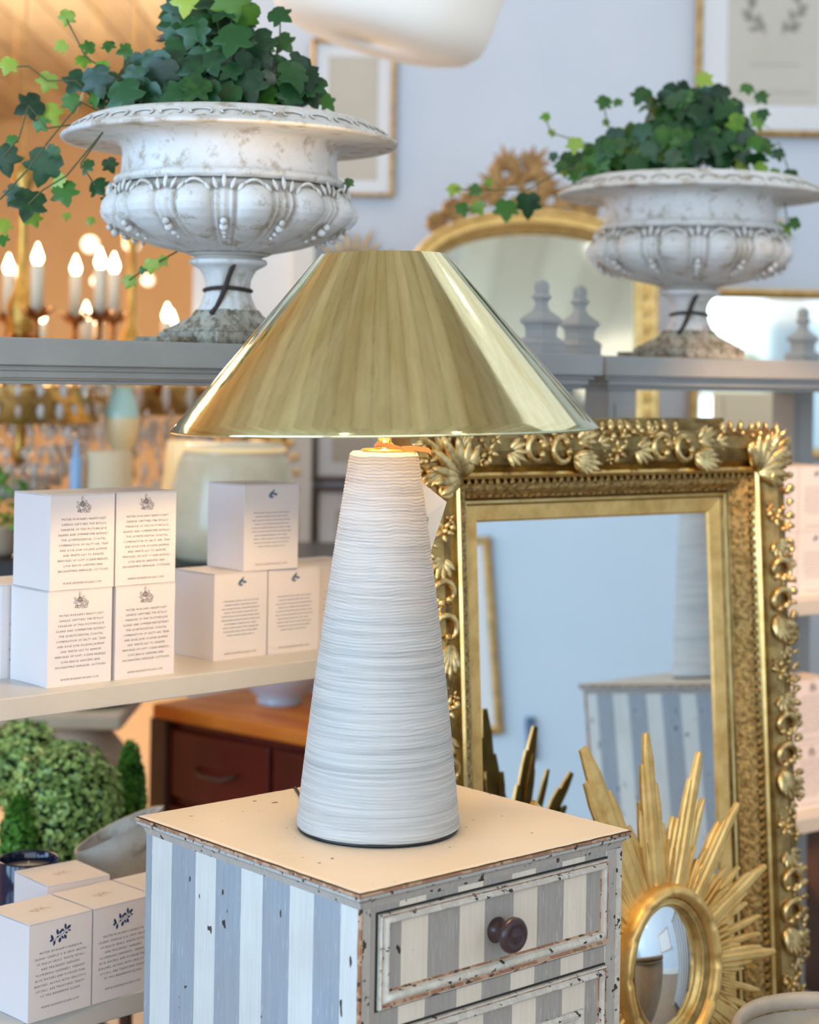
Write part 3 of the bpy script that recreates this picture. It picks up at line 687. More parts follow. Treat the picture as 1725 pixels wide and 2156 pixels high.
# jar candle on the bottom shelf
jc = hz(60, 1806, S2+.108); 
t = thing('jar_candle', 'dark navy glass jar candle with cream wax behind the boxes', 'candle', (jc.x, jc.y, S2))
bm = B(); lathe(bm, [(.036, 0), (.040, .002), (.0415, .01), (.0415, .106), (.0405, .108), (.039, .106), (.0385, .088)], 48, cap=False); lathe(bm, [(.001, .0005), (.036, 0)], 48, cap=False); obj('jar', bm, 'navy_glass', t)
bm = B(); lathe(bm, [(.0385, .086), (.038, .0945), (.001, .095)], 40, cap=False); wx = obj('wax', bm, 'wax', t)
bm = B(); tube(bm, [(0, 0, .094), (.0005, 0, .103)], .0012, 6); obj('wick', bm, 'white', wx)
# ============================================================ LARGE GILT MIRROR
PH, TH = radians(35), radians(4)
MN = Vector((sin(PH)*cos(TH), -cos(PH)*cos(TH), sin(TH))); MH = Vector((cos(PH), sin(PH), 0)); MU = MH.cross(-MN); MU = -MU if MU.z < 0 else MU
MC = ray(1250, 1090)*2.6+Vector((0, 0, EYE))
def drop(bm, p, d, n, L, w_, h, curl=0, mi=0, seg=7, rows=5):
    d = Vector(d).normalized(); n = Vector(n); n = (n-d*n.dot(d)).normalized(); s_ = n.cross(d); p = Vector(p); R = []
    for j in range(rows+1):
        u = j/rows; r = (sin(pi*min(.98, u*.93+.05))**.75)*(1-.25*u); c = p+d*(u*L)+n*(curl*u*u*L+h*.3)
        R.append([bm.verts.new(c+s_*cos(2*pi*k/seg)*w_*r+n*sin(2*pi*k/seg)*h*r) for k in range(seg)])
    for j in range(rows):
        for k in range(seg):
            f = bm.faces.new((R[j][k], R[j][(k+1) % seg], R[j+1][(k+1) % seg], R[j+1][k])); f.smooth = True; f.material_index = mi
    for row in (R[0][::-1], R[-1]):
        f = bm.faces.new(row); f.material_index = mi
def cscroll(bm, X, c, R, a0, a1, r, tail=1.0):
    n = 14; pts = []
    for k in range(n+1):
        u = k/n; a = a0+(a1-a0)*u; rr = R*(.45+.55*sin(pi*min(1, u*1.0+.0))**.6)
        pts.append(X @ Vector((c[0]+rr*cos(a), c[1]+rr*sin(a), c[2]+.002*sin(pi*u))))
    tube(bm, pts, [r*(.5+.7*sin(pi*k/n)) for k in range(n+1)], 7)
    ball(bm, pts[0], r*1.5, seg=8); ball(bm, pts[-1], r*1.5, seg=8)
def floret(bm, X, c, R, n=5, rot=0):
    N = (X.to_3x3() @ Vector((0, 0, 1)))
    for k in range(n):
        a = rot+2*pi*k/n; drop(bm, X @ Vector((c[0]+R*.2*cos(a), c[1]+R*.2*sin(a), c[2])), X.to_3x3() @ Vector((cos(a), sin(a), 0)), N, R*.9, R*.32, R*.25, .25)
    ball(bm, X @ Vector((c[0], c[1], c[2]+R*.25)), R*.32, seg=8)
def leafy(bm, X, c, ang, L, n=5, spread=1.5, w_=.18):
    N = X.to_3x3() @ Vector((0, 0, 1))
    for k in range(n):
        a = ang+(k/(n-1)-.5)*spread; l = L*(1-.3*abs(k/(n-1)-.5)*2)
        drop(bm, X @ Vector(c), X.to_3x3() @ Vector((cos(a), sin(a), 0)), N, l, L*w_, L*.13, .22)
IW, IH, FW = .434, 1.07, .127
GM = thing('gilt_mirror', 'large ornate carved gilt mirror leaning behind the striped chest', 'mirror', MC+MH*.004-MU*(IH+FW))
FX = frameX(MC+MH*.004-MU*IH/2, MH, MU)   # local x right, y up, z towards the viewer
bm = B()
prof = [(.004, -.02, 0), (0, .030, 0), (.003, .046, 0), (.012, .054, 0), (.030, .058, 0), (.048, .050, 0), (.053, .040, 0), (.056, .044, 1), (.059, .050, 1), (.063, .052, 1), (.067, .049, 1), (.069, .040, 1), (.072, .032, 2), (.074, .040, 3), (.082, .037, 3), (.094, .018, 3), (.096, .013, 2), (.097, .016, 1), (.101, .015, 1), (.103, .009, 2), (.104, .010, 4), (.124, .006, 4), (.127, .002, 4)]
sweep_rect(bm, IW+2*FW, IH+2*FW, [(a, b) for a, b, m in prof], FX, mids=[m for a, b, m in prof[1:]])
box(bm, -(IW/2+FW-.004), -(IH/2+FW-.004), -.02, IW/2+FW-.004, IH/2+FW-.004, -.012, 0, FX)
obj('frame', bm, ['gold_dark', 'gold_bright', 'gold_dark', 'gold_leafband', 'gold_soft'], GM, world=True)
bm = B(); box(bm, -IW/2-.002, -IH/2-.002, -.004, IW/2+.002, IH/2+.002, .0025, 0, FX); obj('mirror_glass', bm, 'mirror', GM, world=True)
bm = B(); box(bm, -.20, IH/2+FW-.004, -.02, .238, IH/2+FW+.016, .028, 0, FX); box(bm, -.20, IH/2+FW-.004, .004, .232, IH/2+FW+.008, .036, 0, FX); obj('top_cap', bm, 'gold_dark', GM, bevel=.003, world=True)
def ornament(bm, Xb, L, phase=0, sgn=1, skip=.10):
    # Xb: local x runs along the bar, y from the sight edge outwards, z off the bed
    s = skip; P = .232; i = 0
    while s < L-skip-.02:
        c = lambda ds, t, z=.0: (s+ds, t, z)
        floret(bm, Xb, c(0, .020, .003), .0145, 5, s*9); floret(bm, Xb, c(.014, .040, .002), .011, 4, s*5); floret(bm, Xb, c(-.014, .008, .001), .008, 4, s*5); ball(bm, Xb @ Vector(c(-.012, .036, .003)), .0045, seg=8); ball(bm, Xb @ Vector(c(-.004, .006, .003)), .0055, seg=8)
        if s+.2 < L-skip*.5:
            leafy(bm, Xb, c(.036, .022, .001), 0.3*sgn, .034, 6, 2.2, .2); leafy(bm, Xb, c(.062, .040, .001), 0.9, .020, 4, 1.6, .22)
            cscroll(bm, Xb, c(.086, .024, .005), .021, .5, 5.2, .0044)
            cscroll(bm, Xb, c(.131, .024, .005), .021, 1.1, 5.8, .0044)
            floret(bm, Xb, c(.108, .030, .003), .009, 4); ball(bm, Xb @ Vector(c(.090, .034, .004)), .005, seg=8); ball(bm, Xb @ Vector(c(.133, .034, .004)), .005, seg=8)
            leafy(bm, Xb, c(.148, .012, .002), .35*sgn, .050, 6, 1.1, .17); leafy(bm, Xb, c(.158, .034, .002), .3, .036, 5, 1.5, .2); leafy(bm, Xb, c(.196, .030, .001), .1, .024, 4, 1.8, .2)
        s += P
    s = .02; k = 0
    while s < L-.02:   # knobby leaf tips along the outer edge
        rr = .0060+.0060*(noise.noise(Vector((k*3.1, phase, 0)))); 
        if noise.noise(Vector((s*9, phase+4, 0))) > -.18:
            drop(bm, Xb @ Vector((s, .046, .0)), Xb.to_3x3() @ Vector((1.5*noise.noise(Vector((k*2.3, phase, 5))), 1, 0)), Xb.to_3x3() @ Vector((0, 0, 1)), .0125+rr, rr, .006, -.1); ball(bm, Xb @ Vector((s+.004, .044+.004*sin(s*70), .004)), rr*.75, seg=7)
        s += .0185+.006*noise.noise(Vector((k*1.7, 2, phase))); k += 1
def barX(side):
    z = .052; w2, h2 = IW/2+FW, IH/2+FW
    o, x, y = {'top': ((-w2, h2-.052, z), (1, 0, 0), (0, 1, 0)), 'right': ((w2-.052, h2, z), (0, -1, 0), (1, 0, 0)), 'left': ((-w2+.052, h2, z), (0, -1, 0), (-1, 0, 0)), 'bottom': ((-w2, -h2+.052, z), (1, 0, 0), (0, -1, 0))}[side]
    R3 = FX.to_3x3(); O = FX @ Vector(o); x = R3 @ Vector(x); y = R3 @ Vector(y); n = R3 @ Vector((0, 0, 1))
    return Matrix(((x.x, y.x, n.x, O.x), (x.y, y.y, n.y, O.y), (x.z, y.z, n.z, O.z), (0, 0, 0, 1)))
for side, L in (('top', IW+2*FW), ('right', IH+2*FW), ('left', IH+2*FW), ('bottom', IW+2*FW)):
    bm = B(); Xb = barX(side); ornament(bm, Xb, L, {'top': 0, 'right': 3, 'left': 7, 'bottom': 5}[side], 1 if side != 'top' else -1, .11 if side in ('top', 'bottom') else .135)
    obj('ornament', bm, 'gold_orn', GM, world=True)
    # small leaves along the inner band
    bm = B(); s = .076; n = FX.to_3x3() @ Vector((0, 0, 1)); k = 0
    while s < L-.076:
        for t_, dz in ((-.040, -.031), (-.031, -.021), (-.022, -.011)):
            a = (.5 if k % 2 else -.5)+.5*noise.noise(Vector((k, t_*99, 1)))
            drop(bm, Xb @ Vector((s, t_-.002, dz)), Xb.to_3x3() @ Vector((a, 1, 0)), n, .0105, .0030, .0032, .1, seg=5, rows=3)
        s += .0062; k += 1
    obj('leaf_band', bm, 'gold_leafband', GM, world=True)
for (sx, sy) in ((-1, 1), (1, 1), (1, -1), (-1, -1)):
    bm = B(); c = ((IW/2+FW-.034)*sx, (IH/2+FW-.034)*sy, .056); a = atan2(sy, sx)
    leafy(bm, FX, ((IW/2+FW-.066)*sx, (IH/2+FW-.066)*sy, .052), a, .070, 8, 2.5, .17)
    leafy(bm, FX, c, a, .040, 6, 2.2, .16)
    for q in (-1, 1): leafy(bm, FX, (c[0]-sx*.02*(q < 0), c[1]-sy*.02*(q > 0), .056), a+q*1.15, .050, 4, .6, .13); cscroll(bm, FX, (c[0]-sx*.045*(q < 0), c[1]-sy*.045*(q > 0), .060), .012, a, a+4.3, .003)
    obj('corner_leaf', bm, 'gold_orn', GM, world=True)
# ============================================================ SUNBURST MIRROR
SY = 2.40; SCN = at(1388, 2033, SY); ST = SCN.z-.30
SX = frameX(SCN, MH, MU+MN*.0)
SB = thing('sunburst_mirror', 'small oval convex mirror in a carved gold sunburst frame of wooden rays', 'mirror', (SCN.x, SCN.y, ST))
ga, gb = .060, .082
bm = B()
for j in range(9):
    pass
rows = []
for j in range(10):
    u = j/9; rows.append([bm.verts.new(SX @ Vector((ga*u*cos(2*pi*k/48), gb*u*sin(2*pi*k/48), .014+.016*(1-u*u)))) for k in range(48)] if j else [bm.verts.new(SX @ Vector((0, 0, .030)))])
for k in range(48):
    f = bm.faces.new((rows[0][0], rows[1][k], rows[1][(k+1) % 48])); f.smooth = True
    for j in range(1, 9):
        f = bm.faces.new((rows[j][k], rows[j+1][k], rows[j+1][(k+1) % 48], rows[j][(k+1) % 48])); f.smooth = True
obj('mirror_glass', bm, 'mirror', SB, world=True)
def oring(name, prof, m, seg=72, split=0):
    bm = B(); rws = []
    for (e, z) in prof: rws.append([bm.verts.new(SX @ Vector(((ga+e*(1+.0*k))*cos(2*pi*k/seg), (gb+e)*sin(2*pi*k/seg), z-(.0035 if split and k % split == 0 else 0)))) for k in range(seg)])
    for j in range(len(prof)-1):
        for k in range(seg): f = bm.faces.new((rws[j][k], rws[j][(k+1) % seg], rws[j+1][(k+1) % seg], rws[j+1][k])); f.smooth = True
    return obj(name, bm, m, SB, world=True)
oring('inner_ring', [(-.002, .012), (.0, .020), (.003, .022), (.005, .018), (.008, .024), (.010, .022), (.011, .016)], 'gold')
oring('bamboo_ring', [(.010, .012), (.011, .026), (.015, .034), (.020, .036), (.025, .033), (.028, .024), (.029, .0)], 'gold_soft', 96, 8)
def slat(bm, a, r0, r1, wd, th, off=0, z=0, bend=0, tipk=.55):
    # one tapered carved slat along direction a in the plane, starting on the ring
    d = Vector((cos(a), sin(a), 0)); s_ = Vector((-sin(a), cos(a), 0)); n = 6; R = []
    for j in range(n+1):
        u = j/n; w_ = wd*(1-(1-tipk)*u)*(1 if j < n else .55); c = d*(r0+(r1-r0)*u)+s_*(off+bend*u*u+.0012*noise.noise(Vector((a*9, u*6, off*99)))); t_ = th*(1-.3*u); zz = z+.004*u
        R.append([bm.verts.new(SX @ (c+s_*x+Vector((0, 0, zz+y)))) for x, y in ((-w_, 0), (w_, 0), (w_, t_*.7), (w_*.45, t_), (-w_*.45, t_), (-w_, t_*.7))])
    for j in range(n):
        for k in range(6):
            f = bm.faces.new((R[j][k], R[j][(k+1) % 6], R[j+1][(k+1) % 6], R[j+1][k])); f.material_index = 1 if k == 0 else 0
    for row in (R[0][::-1], R[-1]): bm.faces.new(row)
def rr_(a): return 1/sqrt((cos(a)/(ga+.02))**2+(sin(a)/(gb+.02))**2)
K = .001*.63
random.seed(11)
longs = [(-36, 492, 1.1), (-209, 478, 1.5), (117, 436, 1.0), (226, 314, .9), (303, 169, .9), (322, -20, .9), (-346, 385, 1.0), (285, -215, .9), (190, -350, 1), (60, -455, 1), (-80, -460, 1), (-210, -400, 1), (-310, -240, 1), (-345, -60, 1), (-350, 150, 1)]
for (x, y, w_) in longs:
    a = atan2(y, x); L = hypot(x, y)*K; bm = B()
    slat(bm, a, rr_(a), L, .0085*w_, .010, 0, .006, 0, .9)
    slat(bm, a, rr_(a), L*.87, .0055*w_, .009, .0095*w_, .005, 0, .85); slat(bm, a, rr_(a), L*.78, .0055*w_, .009, -.0095*w_, .005, 0, .85)
    slat(bm, a, rr_(a), L*.68, .005*w_, .008, .0175*w_, .003, 0, .8); slat(bm, a, rr_(a), L*.60, .005*w_, .007, -.0175*w_, .003, 0, .8)
    obj('long_ray', bm, ['gold_soft', 'ray_back'], SB, world=True)
bm = B(); N = 46
for k in range(N):
    a = 2*pi*(k+.5)/N; L = rr_(a)*random.uniform(1.85, 2.35)
    if k % 3 == 0: L *= 1.12
    slat(bm, a, rr_(a)*.98, L, .0058, .009, 0, -.004+.004*(k % 2), random.uniform(-.003, .003), .75)
obj('middle_rays', bm, ['gold_soft', 'ray_back'], SB, world=True)
bm = B(); N = 84
for k in range(N):
    a = 2*pi*k/N; slat(bm, a, rr_(a)*.97, rr_(a)*random.uniform(1.50, 1.68), .0028, .010, 0, .004, 0, .8)
obj('short_rays', bm, ['gold_soft', 'ray_back'], SB, world=True)
bm = B(); p = SCN+MN*-.004
lathe(bm, [(.07, ST-.022), (.075, ST-.02), (.075, ST-.002), (.07, ST)], 40, Matrix.Translation((SCN.x, SCN.y-.05, 0))); t = thing('low_stool', 'low round wooden stool under the sunburst mirror, below the picture', 'stool', (SCN.x, SCN.y-.05, 0)); obj('seat', bm, 'brown_post', t, world=True)
for k in range(3):
    a = k*2.1+.3; bm = B(); tube(bm, [(.05*cos(a), .05*sin(a), ST-.02), (.065*cos(a), .065*sin(a), 0.006)], [.012, .009], 10); obj('leg', bm, 'brown_post', t)
# round pale rimmed basket at the lower right corner
bp = at(1765, 2165, 2.12); t = thing('basket', 'pale round rim of a basket cut off at the lower right photo corner', 'basket', (bp.x, bp.y, 0))
bm = B(); zb = bp.z; lathe(bm, [(.085, .003), (.09, .0), (.10, .1), (.118, zb-.02), (.117, zb-.02), (.098, .1), (.085, .01)], 48, cap=False); obj('body', bm, 'basket', t)
bm = B(); lathe(bm, [(.116, zb-.018), (.122, zb-.014), (.124, zb-.004), (.118, zb+.003), (.112, zb-.004), (.113, zb-.016), (.116, zb-.018)], 64, cap=False); obj('rim', bm, 'basket', t)
# ============================================================ URNS
def make_urn(label, loc, rz):
    t = thing('garden_urn', label, 'urn', loc, rz); k = 2.45/3800; yb = 724.5
    Z = lambda y: (yb-y)*k
    Rk = lambda r: r*k
    # plinth and foot
    bm = B(); box(bm, -.067, -.067, 0, .067, .067, Z(699)); box(bm, -.063, -.063, Z(699), .063, .063, Z(697))
    box(bm, -.110, -.02, 0, -.058, .06, .009)
    n = 24; rows = []
    pf = [(62, 698, 1), (62, 693, 1), (57, 690, 1), (53, 683, .9), (46, 674, .75), (39, 663, .5), (36, 650, .25)]
    def ring(half, y, sq):
        out = []
        for i in range(64):
            a = 2*pi*i/64; c, s_ = cos(a), sin(a); q = half*.001/max(abs(c), abs(s_)); r = half*.001*1.12
            rr = r+(q-r)*sq; rr *= 1+(.02*sin(a*16) if sq < 1 else 0); out.append(bm.verts.new((rr*c, rr*s_, Z(y))))
        return out
    rows = [ring(h, y, s_) for h, y, s_ in pf]
    for j in range(len(rows)-1):
        for i in range(64): f = bm.faces.new((rows[j][i], rows[j][(i+1) % 64], rows[j+1][(i+1) % 64], rows[j+1][i])); f.smooth = True
    obj('plinth', bm, 'urn_foot', t)
    bm = B(); pr = [(62, 652), (56, 640), (50, 626), (46.5, 610), (46, 598), (47, 588), (52, 576), (60, 566), (70, 560), (76, 557), (82, 553), (83, 548), (80, 544), (70, 541), (72, 538), (84, 535), (90, 532)]
    def fl(r, z, a):
        u = (z-Z(652))/(Z(566)-Z(652)); return r*(1+(.035*abs(sin(a*8)) if 0 <= u < 1 else 0))
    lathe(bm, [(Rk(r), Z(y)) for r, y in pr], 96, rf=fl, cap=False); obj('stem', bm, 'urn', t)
    # lobed bowl
    P = [(88, 532), (120, 526), (160, 517), (200, 504), (232, 489), (256, 473), (270, 458), (275, 445), (273, 432), (266, 419), (256, 407), (246, 397), (240, 390)]
    pr = []
    for a, b in zip(P[:-1], P[1:]):
        for q in range(5): u = q/5; pr.append((a[0]+(b[0]-a[0])*u, a[1]+(b[1]-a[1])*u))
    pr.append(P[-1]); N = 13
    def lob(r, z, a):
        yy = yb-z/k; u = (532-yy)/(532-390); w_ = max(0, sin(pi*min(1, max(0, u*.95+.04))))**.5
        ph = (a*N/(2*pi)+.5) % 1
        if ph < .60: q = ph/.60; h = sqrt(max(0, 1-(2*q-1)**2))
        else: q = (ph-.60)/.40; h = .42*max(abs(sin(q*3*pi))**.6, 0)*(1 if .08 < q < .92 else .3)
        if u > .86: h = .55+(h-.55)*max(0, (1-u)/.14)
        return r*(.925+.085*h*w_+.0*(1-w_))
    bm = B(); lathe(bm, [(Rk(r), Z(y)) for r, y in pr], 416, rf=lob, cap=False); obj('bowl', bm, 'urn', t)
    # pearls and palmettes between the lobes
    bm = B()
    for i in range(N):
        a = 2*pi*(i+.8-.5)/N
        for (r, y, s_) in ((250, 482, 7.5), (238, 492, 9.5), (218, 502, 6), (200, 509, 4.5)): ball(bm, (Rk(r)*cos(a), Rk(r)*sin(a), Z(y)), Rk(s_), seg=8)
        for q in (-2, -1, 0, 1, 2):
            aa = a+q*.055; r = 252; drop(bm, (Rk(r+2)*cos(aa), Rk(r+2)*sin(aa), Z(416+abs(q)*3)), Vector((-sin(a)*q*.35, cos(a)*q*.35, 1)), (cos(a), sin(a), 0), Rk(30-abs(q)*4), Rk(6), Rk(5), -.25)
        a2 = 2*pi*(i+.3-.5)/N
        cc = [(Rk(246+6*cos(q*.5))*cos(a2+q*.034), Rk(246+6*cos(q*.5))*sin(a2+q*.034), Z(398+q*q*1.7)) for q in (-4, -3, -2, -1, 0, 1, 2, 3, 4)]
        tube(bm, cc, Rk(3.6), 6)
    obj('carving', bm, 'urn', t)
    bm = B(); lathe(bm, [(Rk(r), Z(y)) for r, y in [(238, 392), (243, 386), (244, 380), (240, 375), (233, 372), (229, 366), (227, 345), (227, 325), (229, 312), (236, 303), (250, 299), (300, 298), (345, 299), (354, 298), (356, 294)]], 128, cap=False); obj('neck', bm, 'urn', t)
    bm = B()
    def egg(r, z, a): return r+.0011*noise.noise(Vector((cos(a)*14, sin(a)*14, z*120)))*1.5
    pr = [(356, 294), (352, 289), (344, 286), (334, 281), (322, 272), (310, 261), (300, 255), (290, 252), (280, 253), (270, 262), (262, 275), (225, 280), (215, 300), (215, 360), (180, 400)]
    lathe(bm, [(Rk(r), Z(y)) for r, y in pr], 200, rf=egg, cap=False)
    for i in range(34):
        a = 2*pi*i/34; c = Vector((cos(a), sin(a), 0)); s_ = Vector((-sin(a), cos(a), 0)); u_ = Vector((cos(a)*-.8, sin(a)*-.8, .62))
        o_ = c*Rk(336)+Vector((0, 0, Z(280)))
        pts = [o_+s_*Rk(22*cos(q))+u_*Rk(11*sin(q)+8) for q in [j*.55-.6 for j in range(9)]]
        tube(bm, pts, [Rk(2.6)]*9, 5)
    obj('rim', bm, 'urn', t)
    bm = B(); lathe(bm, [(.001, Z(312)), (Rk(200), Z(318)), (Rk(216), Z(322))], 40, cap=False); obj('soil', bm, 'soil', t)
    # dark cord round the stem
    bm = B(); q0 = Vector(loc)
    tube(bm, [(Rk(49.5)*cos(a), Rk(49.5)*sin(a), Z(607)+.0015*sin(a*2)) for a in [j*2*pi/40 for j in range(40)]], Rk(4.6), 6, closed=True)
    dirx = Vector((1, 0, 0)); Rz = Matrix.Rotation(-rz, 4, 'Z')
    pts = [(22, -72, 549), (14, -62, 566), (6, -54, 584), (0, -52, 603), (-8, -54, 625), (-17, -58, 646), (-28, -66, 660)]
    tube(bm, [Rz @ Vector((Rk(x), Rk(y), Z(z))) for x, y, z in pts], Rk(5.6), 6)
    obj('cord_tie', bm, 'strap', t)
    return t
UL = at(478, 724.5, 2.47); UL.z = EYE+.0378
URN1 = make_urn('large weathered white urn with lobed bowl standing above the candle boxes', UL, radians(45-46.5+90-45))
UR = at(1450, 740, 3.10); UR.z = EYE+.0378
dup(URN1, UR, radians(36), 'matching white lobed urn standing farther right beside the grey finials')
# ============================================================ IVY
LF = [(0, -.42), (.16, -.50), (.36, -.42), (.50, -.22), (.40, -.06), (.60, .10), (.46, .20), (.24, .22), (.18, .40), (.0, .62)]
LF = LF+[(-x, y) for x, y in LF[-2:0:-1]]
def ivy_leaf(bm, p, n, up, s, mi, fold=.25, rnd=None):
    n = Vector(n).normalized(); up = Vector(up); up = up-n*up.dot(n); up = up.normalized() if up.length > 1e-4 else n.orthogonal().normalized(); r = up.cross(n); p = Vector(p)
    def P(x, y):
        z = -fold*abs(x)*.8-.25*y*y*(1 if y > 0 else .3)+.03*sin(x*9+y*7); return p+r*(x*s)-up*(y*s)+n*(z*s)
    c = bm.verts.new(P(0, -.25)); m1 = bm.verts.new(P(0, .15)); out = [bm.verts.new(P(x, y)) for x, y in LF]; k = len(out); tip = LF.index((.0, .62))
    for i in range(k):
        j = (i+1) % k; ce = m1 if tip-4 <= i < tip+4 else c
        f = bm.faces.new((ce, out[i], out[j])); f.smooth = True; f.material_index = mi
    for a, b in ((tip-4, 0), (tip+4, 0)): f = bm.faces.new((c, out[a], m1) if a < tip else (c, m1, out[a])); f.smooth = True; f.material_index = mi
def ivy(label, loc, Y, blobs, fixed, vines, scale, seed):
    t = thing('ivy_plant', label, 'plant', loc); random.seed(seed); bm = B(); st = B()
    cx = Vector(loc)+Vector((0, 0, .03))
    for (px, py, rx, ry, dy, n, pal) in blobs:
        for _ in range(n):
            while 1:
                a, b, c = random.uniform(-1, 1), random.uniform(-1, 1), random.uniform(-1, 1)
                if a*a+b*b+c*c < 1: break
            p = at(px+a*rx, py+b*ry, Y+c*dy); out = (p-cx).normalized()
            nrm = Vector((out.x*.7+random.gauss(0, .35), -.75+random.gauss(0, .35)+out.y*.4, .35+random.gauss(0, .3)))
            s_ = scale*random.uniform(.75, 1.25); deep = c > .1
            mi = random.choices((0, 1, 2), ((.85, .15, 0) if pal == 0 else (.3, .5, .2) if pal == 1 else (.1, .3, .6)))[0]
            ivy_leaf(bm, p, nrm, Vector((random.gauss(0, .35), 0, 1)), s_, mi)
            if _ % 5 == 0: tube(st, [cx+Vector((random.uniform(-.05, .05), 0, -.02)), cx.lerp(p, .55)+Vector((0, 0, .02)), p+Vector((0, .004, 0))], .0011, 4)
    for q in fixed:
        px, py, sz, mi = q[:4]; ang = q[4] if len(q) > 4 else random.gauss(0, .4); dy = q[5] if len(q) > 5 else random.uniform(-.05, .03)
        p = at(px, py, Y+dy); ivy_leaf(bm, p, (random.gauss(0, .25), -1, .25+random.gauss(0, .2)), (sin(ang), 0, cos(ang)), sz*Y/FPX*.85, mi, random.uniform(.1, .45))
    for v in vines: tube(st, [at(x, y, Y+d) for x, y, d in v], .0012, 5)
    obj('foliage', bm, ['leaf_dark', 'leaf_mid', 'leaf_light'], t, world=True, recalc=False); obj('stems', st, 'stem', t, world=True); return t
fx = [(370, 15, 78, 0), (367, 100, 62, 0, .1), (470, 60, 60, 0), (520, 25, 55, 0), (590, 30, 60, 0, -.9), (598, 90, 55, 1, -.7), (318, 130, 62, 0, .2), (262, 105, 40, 1, 1.2), (228, 96, 34, 1), (185, 98, 38, 1, 1.5), (175, 128, 38, 2), (215, 140, 36, 2), (160, 172, 72, 0, .5), (100, 172, 52, 2, .3), (62, 222, 72, 0, 1.0), (105, 240, 62, 2), (85, 262, 40, 1), (141, 36, 42, 2, .2), (128, 97, 34, 2, 1), (16, 137, 46, 2, .3), (268, 202, 62, 0), (345, 165, 46, 0, .8), (600, 195, 72, 1, -.3), (655, 205, 60, 0, -.5), (690, 215, 50, 1, -.8), (560, 150, 60, 0), (500, 165, 62, 0), (430, 150, 62, 0), (400, 200, 56, 0), (560, 95, 48, 1), (640, 160, 44, 0), (210, 205, 52, 0), (150, 215, 48, 1),
      (8, 335, 80, 0, -.3), (92, 350, 92, 0, .3), (60, 428, 84, 0), (30, 410, 56, 0, .5), (135, 405, 66, 1, -.3), (70, 460, 46, 2), (182, 350, 42, 1), (232, 348, 40, 1), (205, 392, 54, 0, -.7), (120, 378, 44, 2, .8), (110, 320, 38, 1), (6, 475, 46, 2), (4, 505, 36, 1), (25, 295, 30, 1), (272, 592, 36, 2, .3), (318, 560, 38, 2, .1), (343, 550, 30, 2, -.8), (300, 568, 22, 1), (735, 385, 26, 1, .2), (225, 420, 34, 1), (190, 465, 26, 2, 0, .3), (140, 455, 24, 2, 0, .3)]
vn = [[(240, 250, 0), (170, 215, -.05), (100, 300, -.1), (60, 355, -.1), (0, 420, -.1)], [(250, 240, 0), (190, 310, -.12), (140, 370, -.1), (90, 400, -.1), (60, 430, -.1)], [(230, 260, 0), (170, 345, -.1), (200, 390, -.1)], [(390, 520, .1), (345, 545, 0), (300, 570, 0), (272, 590, 0)], [(240, 250, 0), (100, 270, -.05), (60, 222, -.05), (40, 290, -.05), (8, 330, -.05)], [(220, 230, 0), (160, 170, 0), (100, 170, 0), (60, 140, 0), (16, 140, 0)], [(270, 180, 0), (180, 120, 0), (140, 40, 0)], [(330, 200, 0), (360, 90, 0), (370, 20, 0)], [(560, 200, 0), (590, 90, 0), (590, 30, 0)], [(700, 440, .1), (722, 420, 0), (735, 385, 0)]]
ivy('dark green ivy spilling over the left side of the large white urn', (UL.x, UL.y, UL.z+.26), 2.44, [(440, 175, 190, 62, .13, 100, 0), (450, 90, 105, 85, .09, 60, 0), (450, 10, 90, 45, .06, 26, 1), (300, 190, 150, 50, .10, 36, 0), (560, 170, 120, 55, .1, 36, 0)], fx, vn, .041, 21)
fr = [(955, 398, 36, 2, .3), (1000, 400, 34, 1, .8), (975, 440, 38, 1), (1008, 438, 38, 2), (1066, 440, 60, 1, 0), (1112, 432, 66, 0, 0), (1030, 385, 24, 2), (1180, 350, 34, 1), (1165, 330, 26, 1), (1212, 372, 40, 1), (1210, 305, 42, 2), (1190, 360, 34, 2), (1240, 315, 40, 1), (1272, 215, 40, 1, .4), (1300, 215, 26, 1), (1278, 258, 22, 2), (1148, 245, 26, 2, 1.4), (1163, 280, 22, 2), (1485, 165, 44, 2, -.8), (1440, 185, 40, 0, 1.0), (1350, 200, 52, 1, .5), (1575, 185, 38, 1, 0), (1605, 205, 36, 1, -.6), (1608, 240, 32, 0, -.2), (1640, 325, 34, 0, -.2), (1665, 368, 38, 0, 0), (1632, 365, 28, 2, .2), (1690, 395, 20, 1), (1650, 485, 44, 2, 1.5), (1672, 470, 34, 1, 1.2), (1440, 335, 62, 0, .2), (1500, 270, 54, 1), (1510, 320, 48, 0), (1380, 350, 40, 0), (1310, 330, 40, 1), (1260, 350, 36, 1), (1550, 255, 52, 0), (1590, 300, 44, 1), (1600, 355, 38, 2)]
vr = [[(1320, 370, 0), (1240, 350, -.05), (1180, 360, -.1), (1110, 400, -.1), (1010, 400, -.1), (955, 398, -.1)], [(1330, 340, 0), (1278, 260, 0), (1272, 215, 0)], [(1300, 360, 0), (1230, 300, 0), (1160, 280, 0), (1148, 245, 0)], [(1590, 330, 0), (1640, 300, 0), (1665, 370, 0)], [(1600, 360, 0), (1650, 410, .1), (1660, 480, .05)]]
ivy('green ivy trailing left from the farther urn across the arched mirror', (UR.x, UR.y, UR.z+.26), 3.06, [(1450, 300, 130, 62, .12, 90, 0), (1450, 240, 100, 55, .09, 50, 0), (1330, 320, 80, 45, .09, 26, 1), (1250, 345, 70, 36, .06, 20, 1), (1560, 290, 60, 70, .08, 30, 1)], fr, vr, .037, 33)
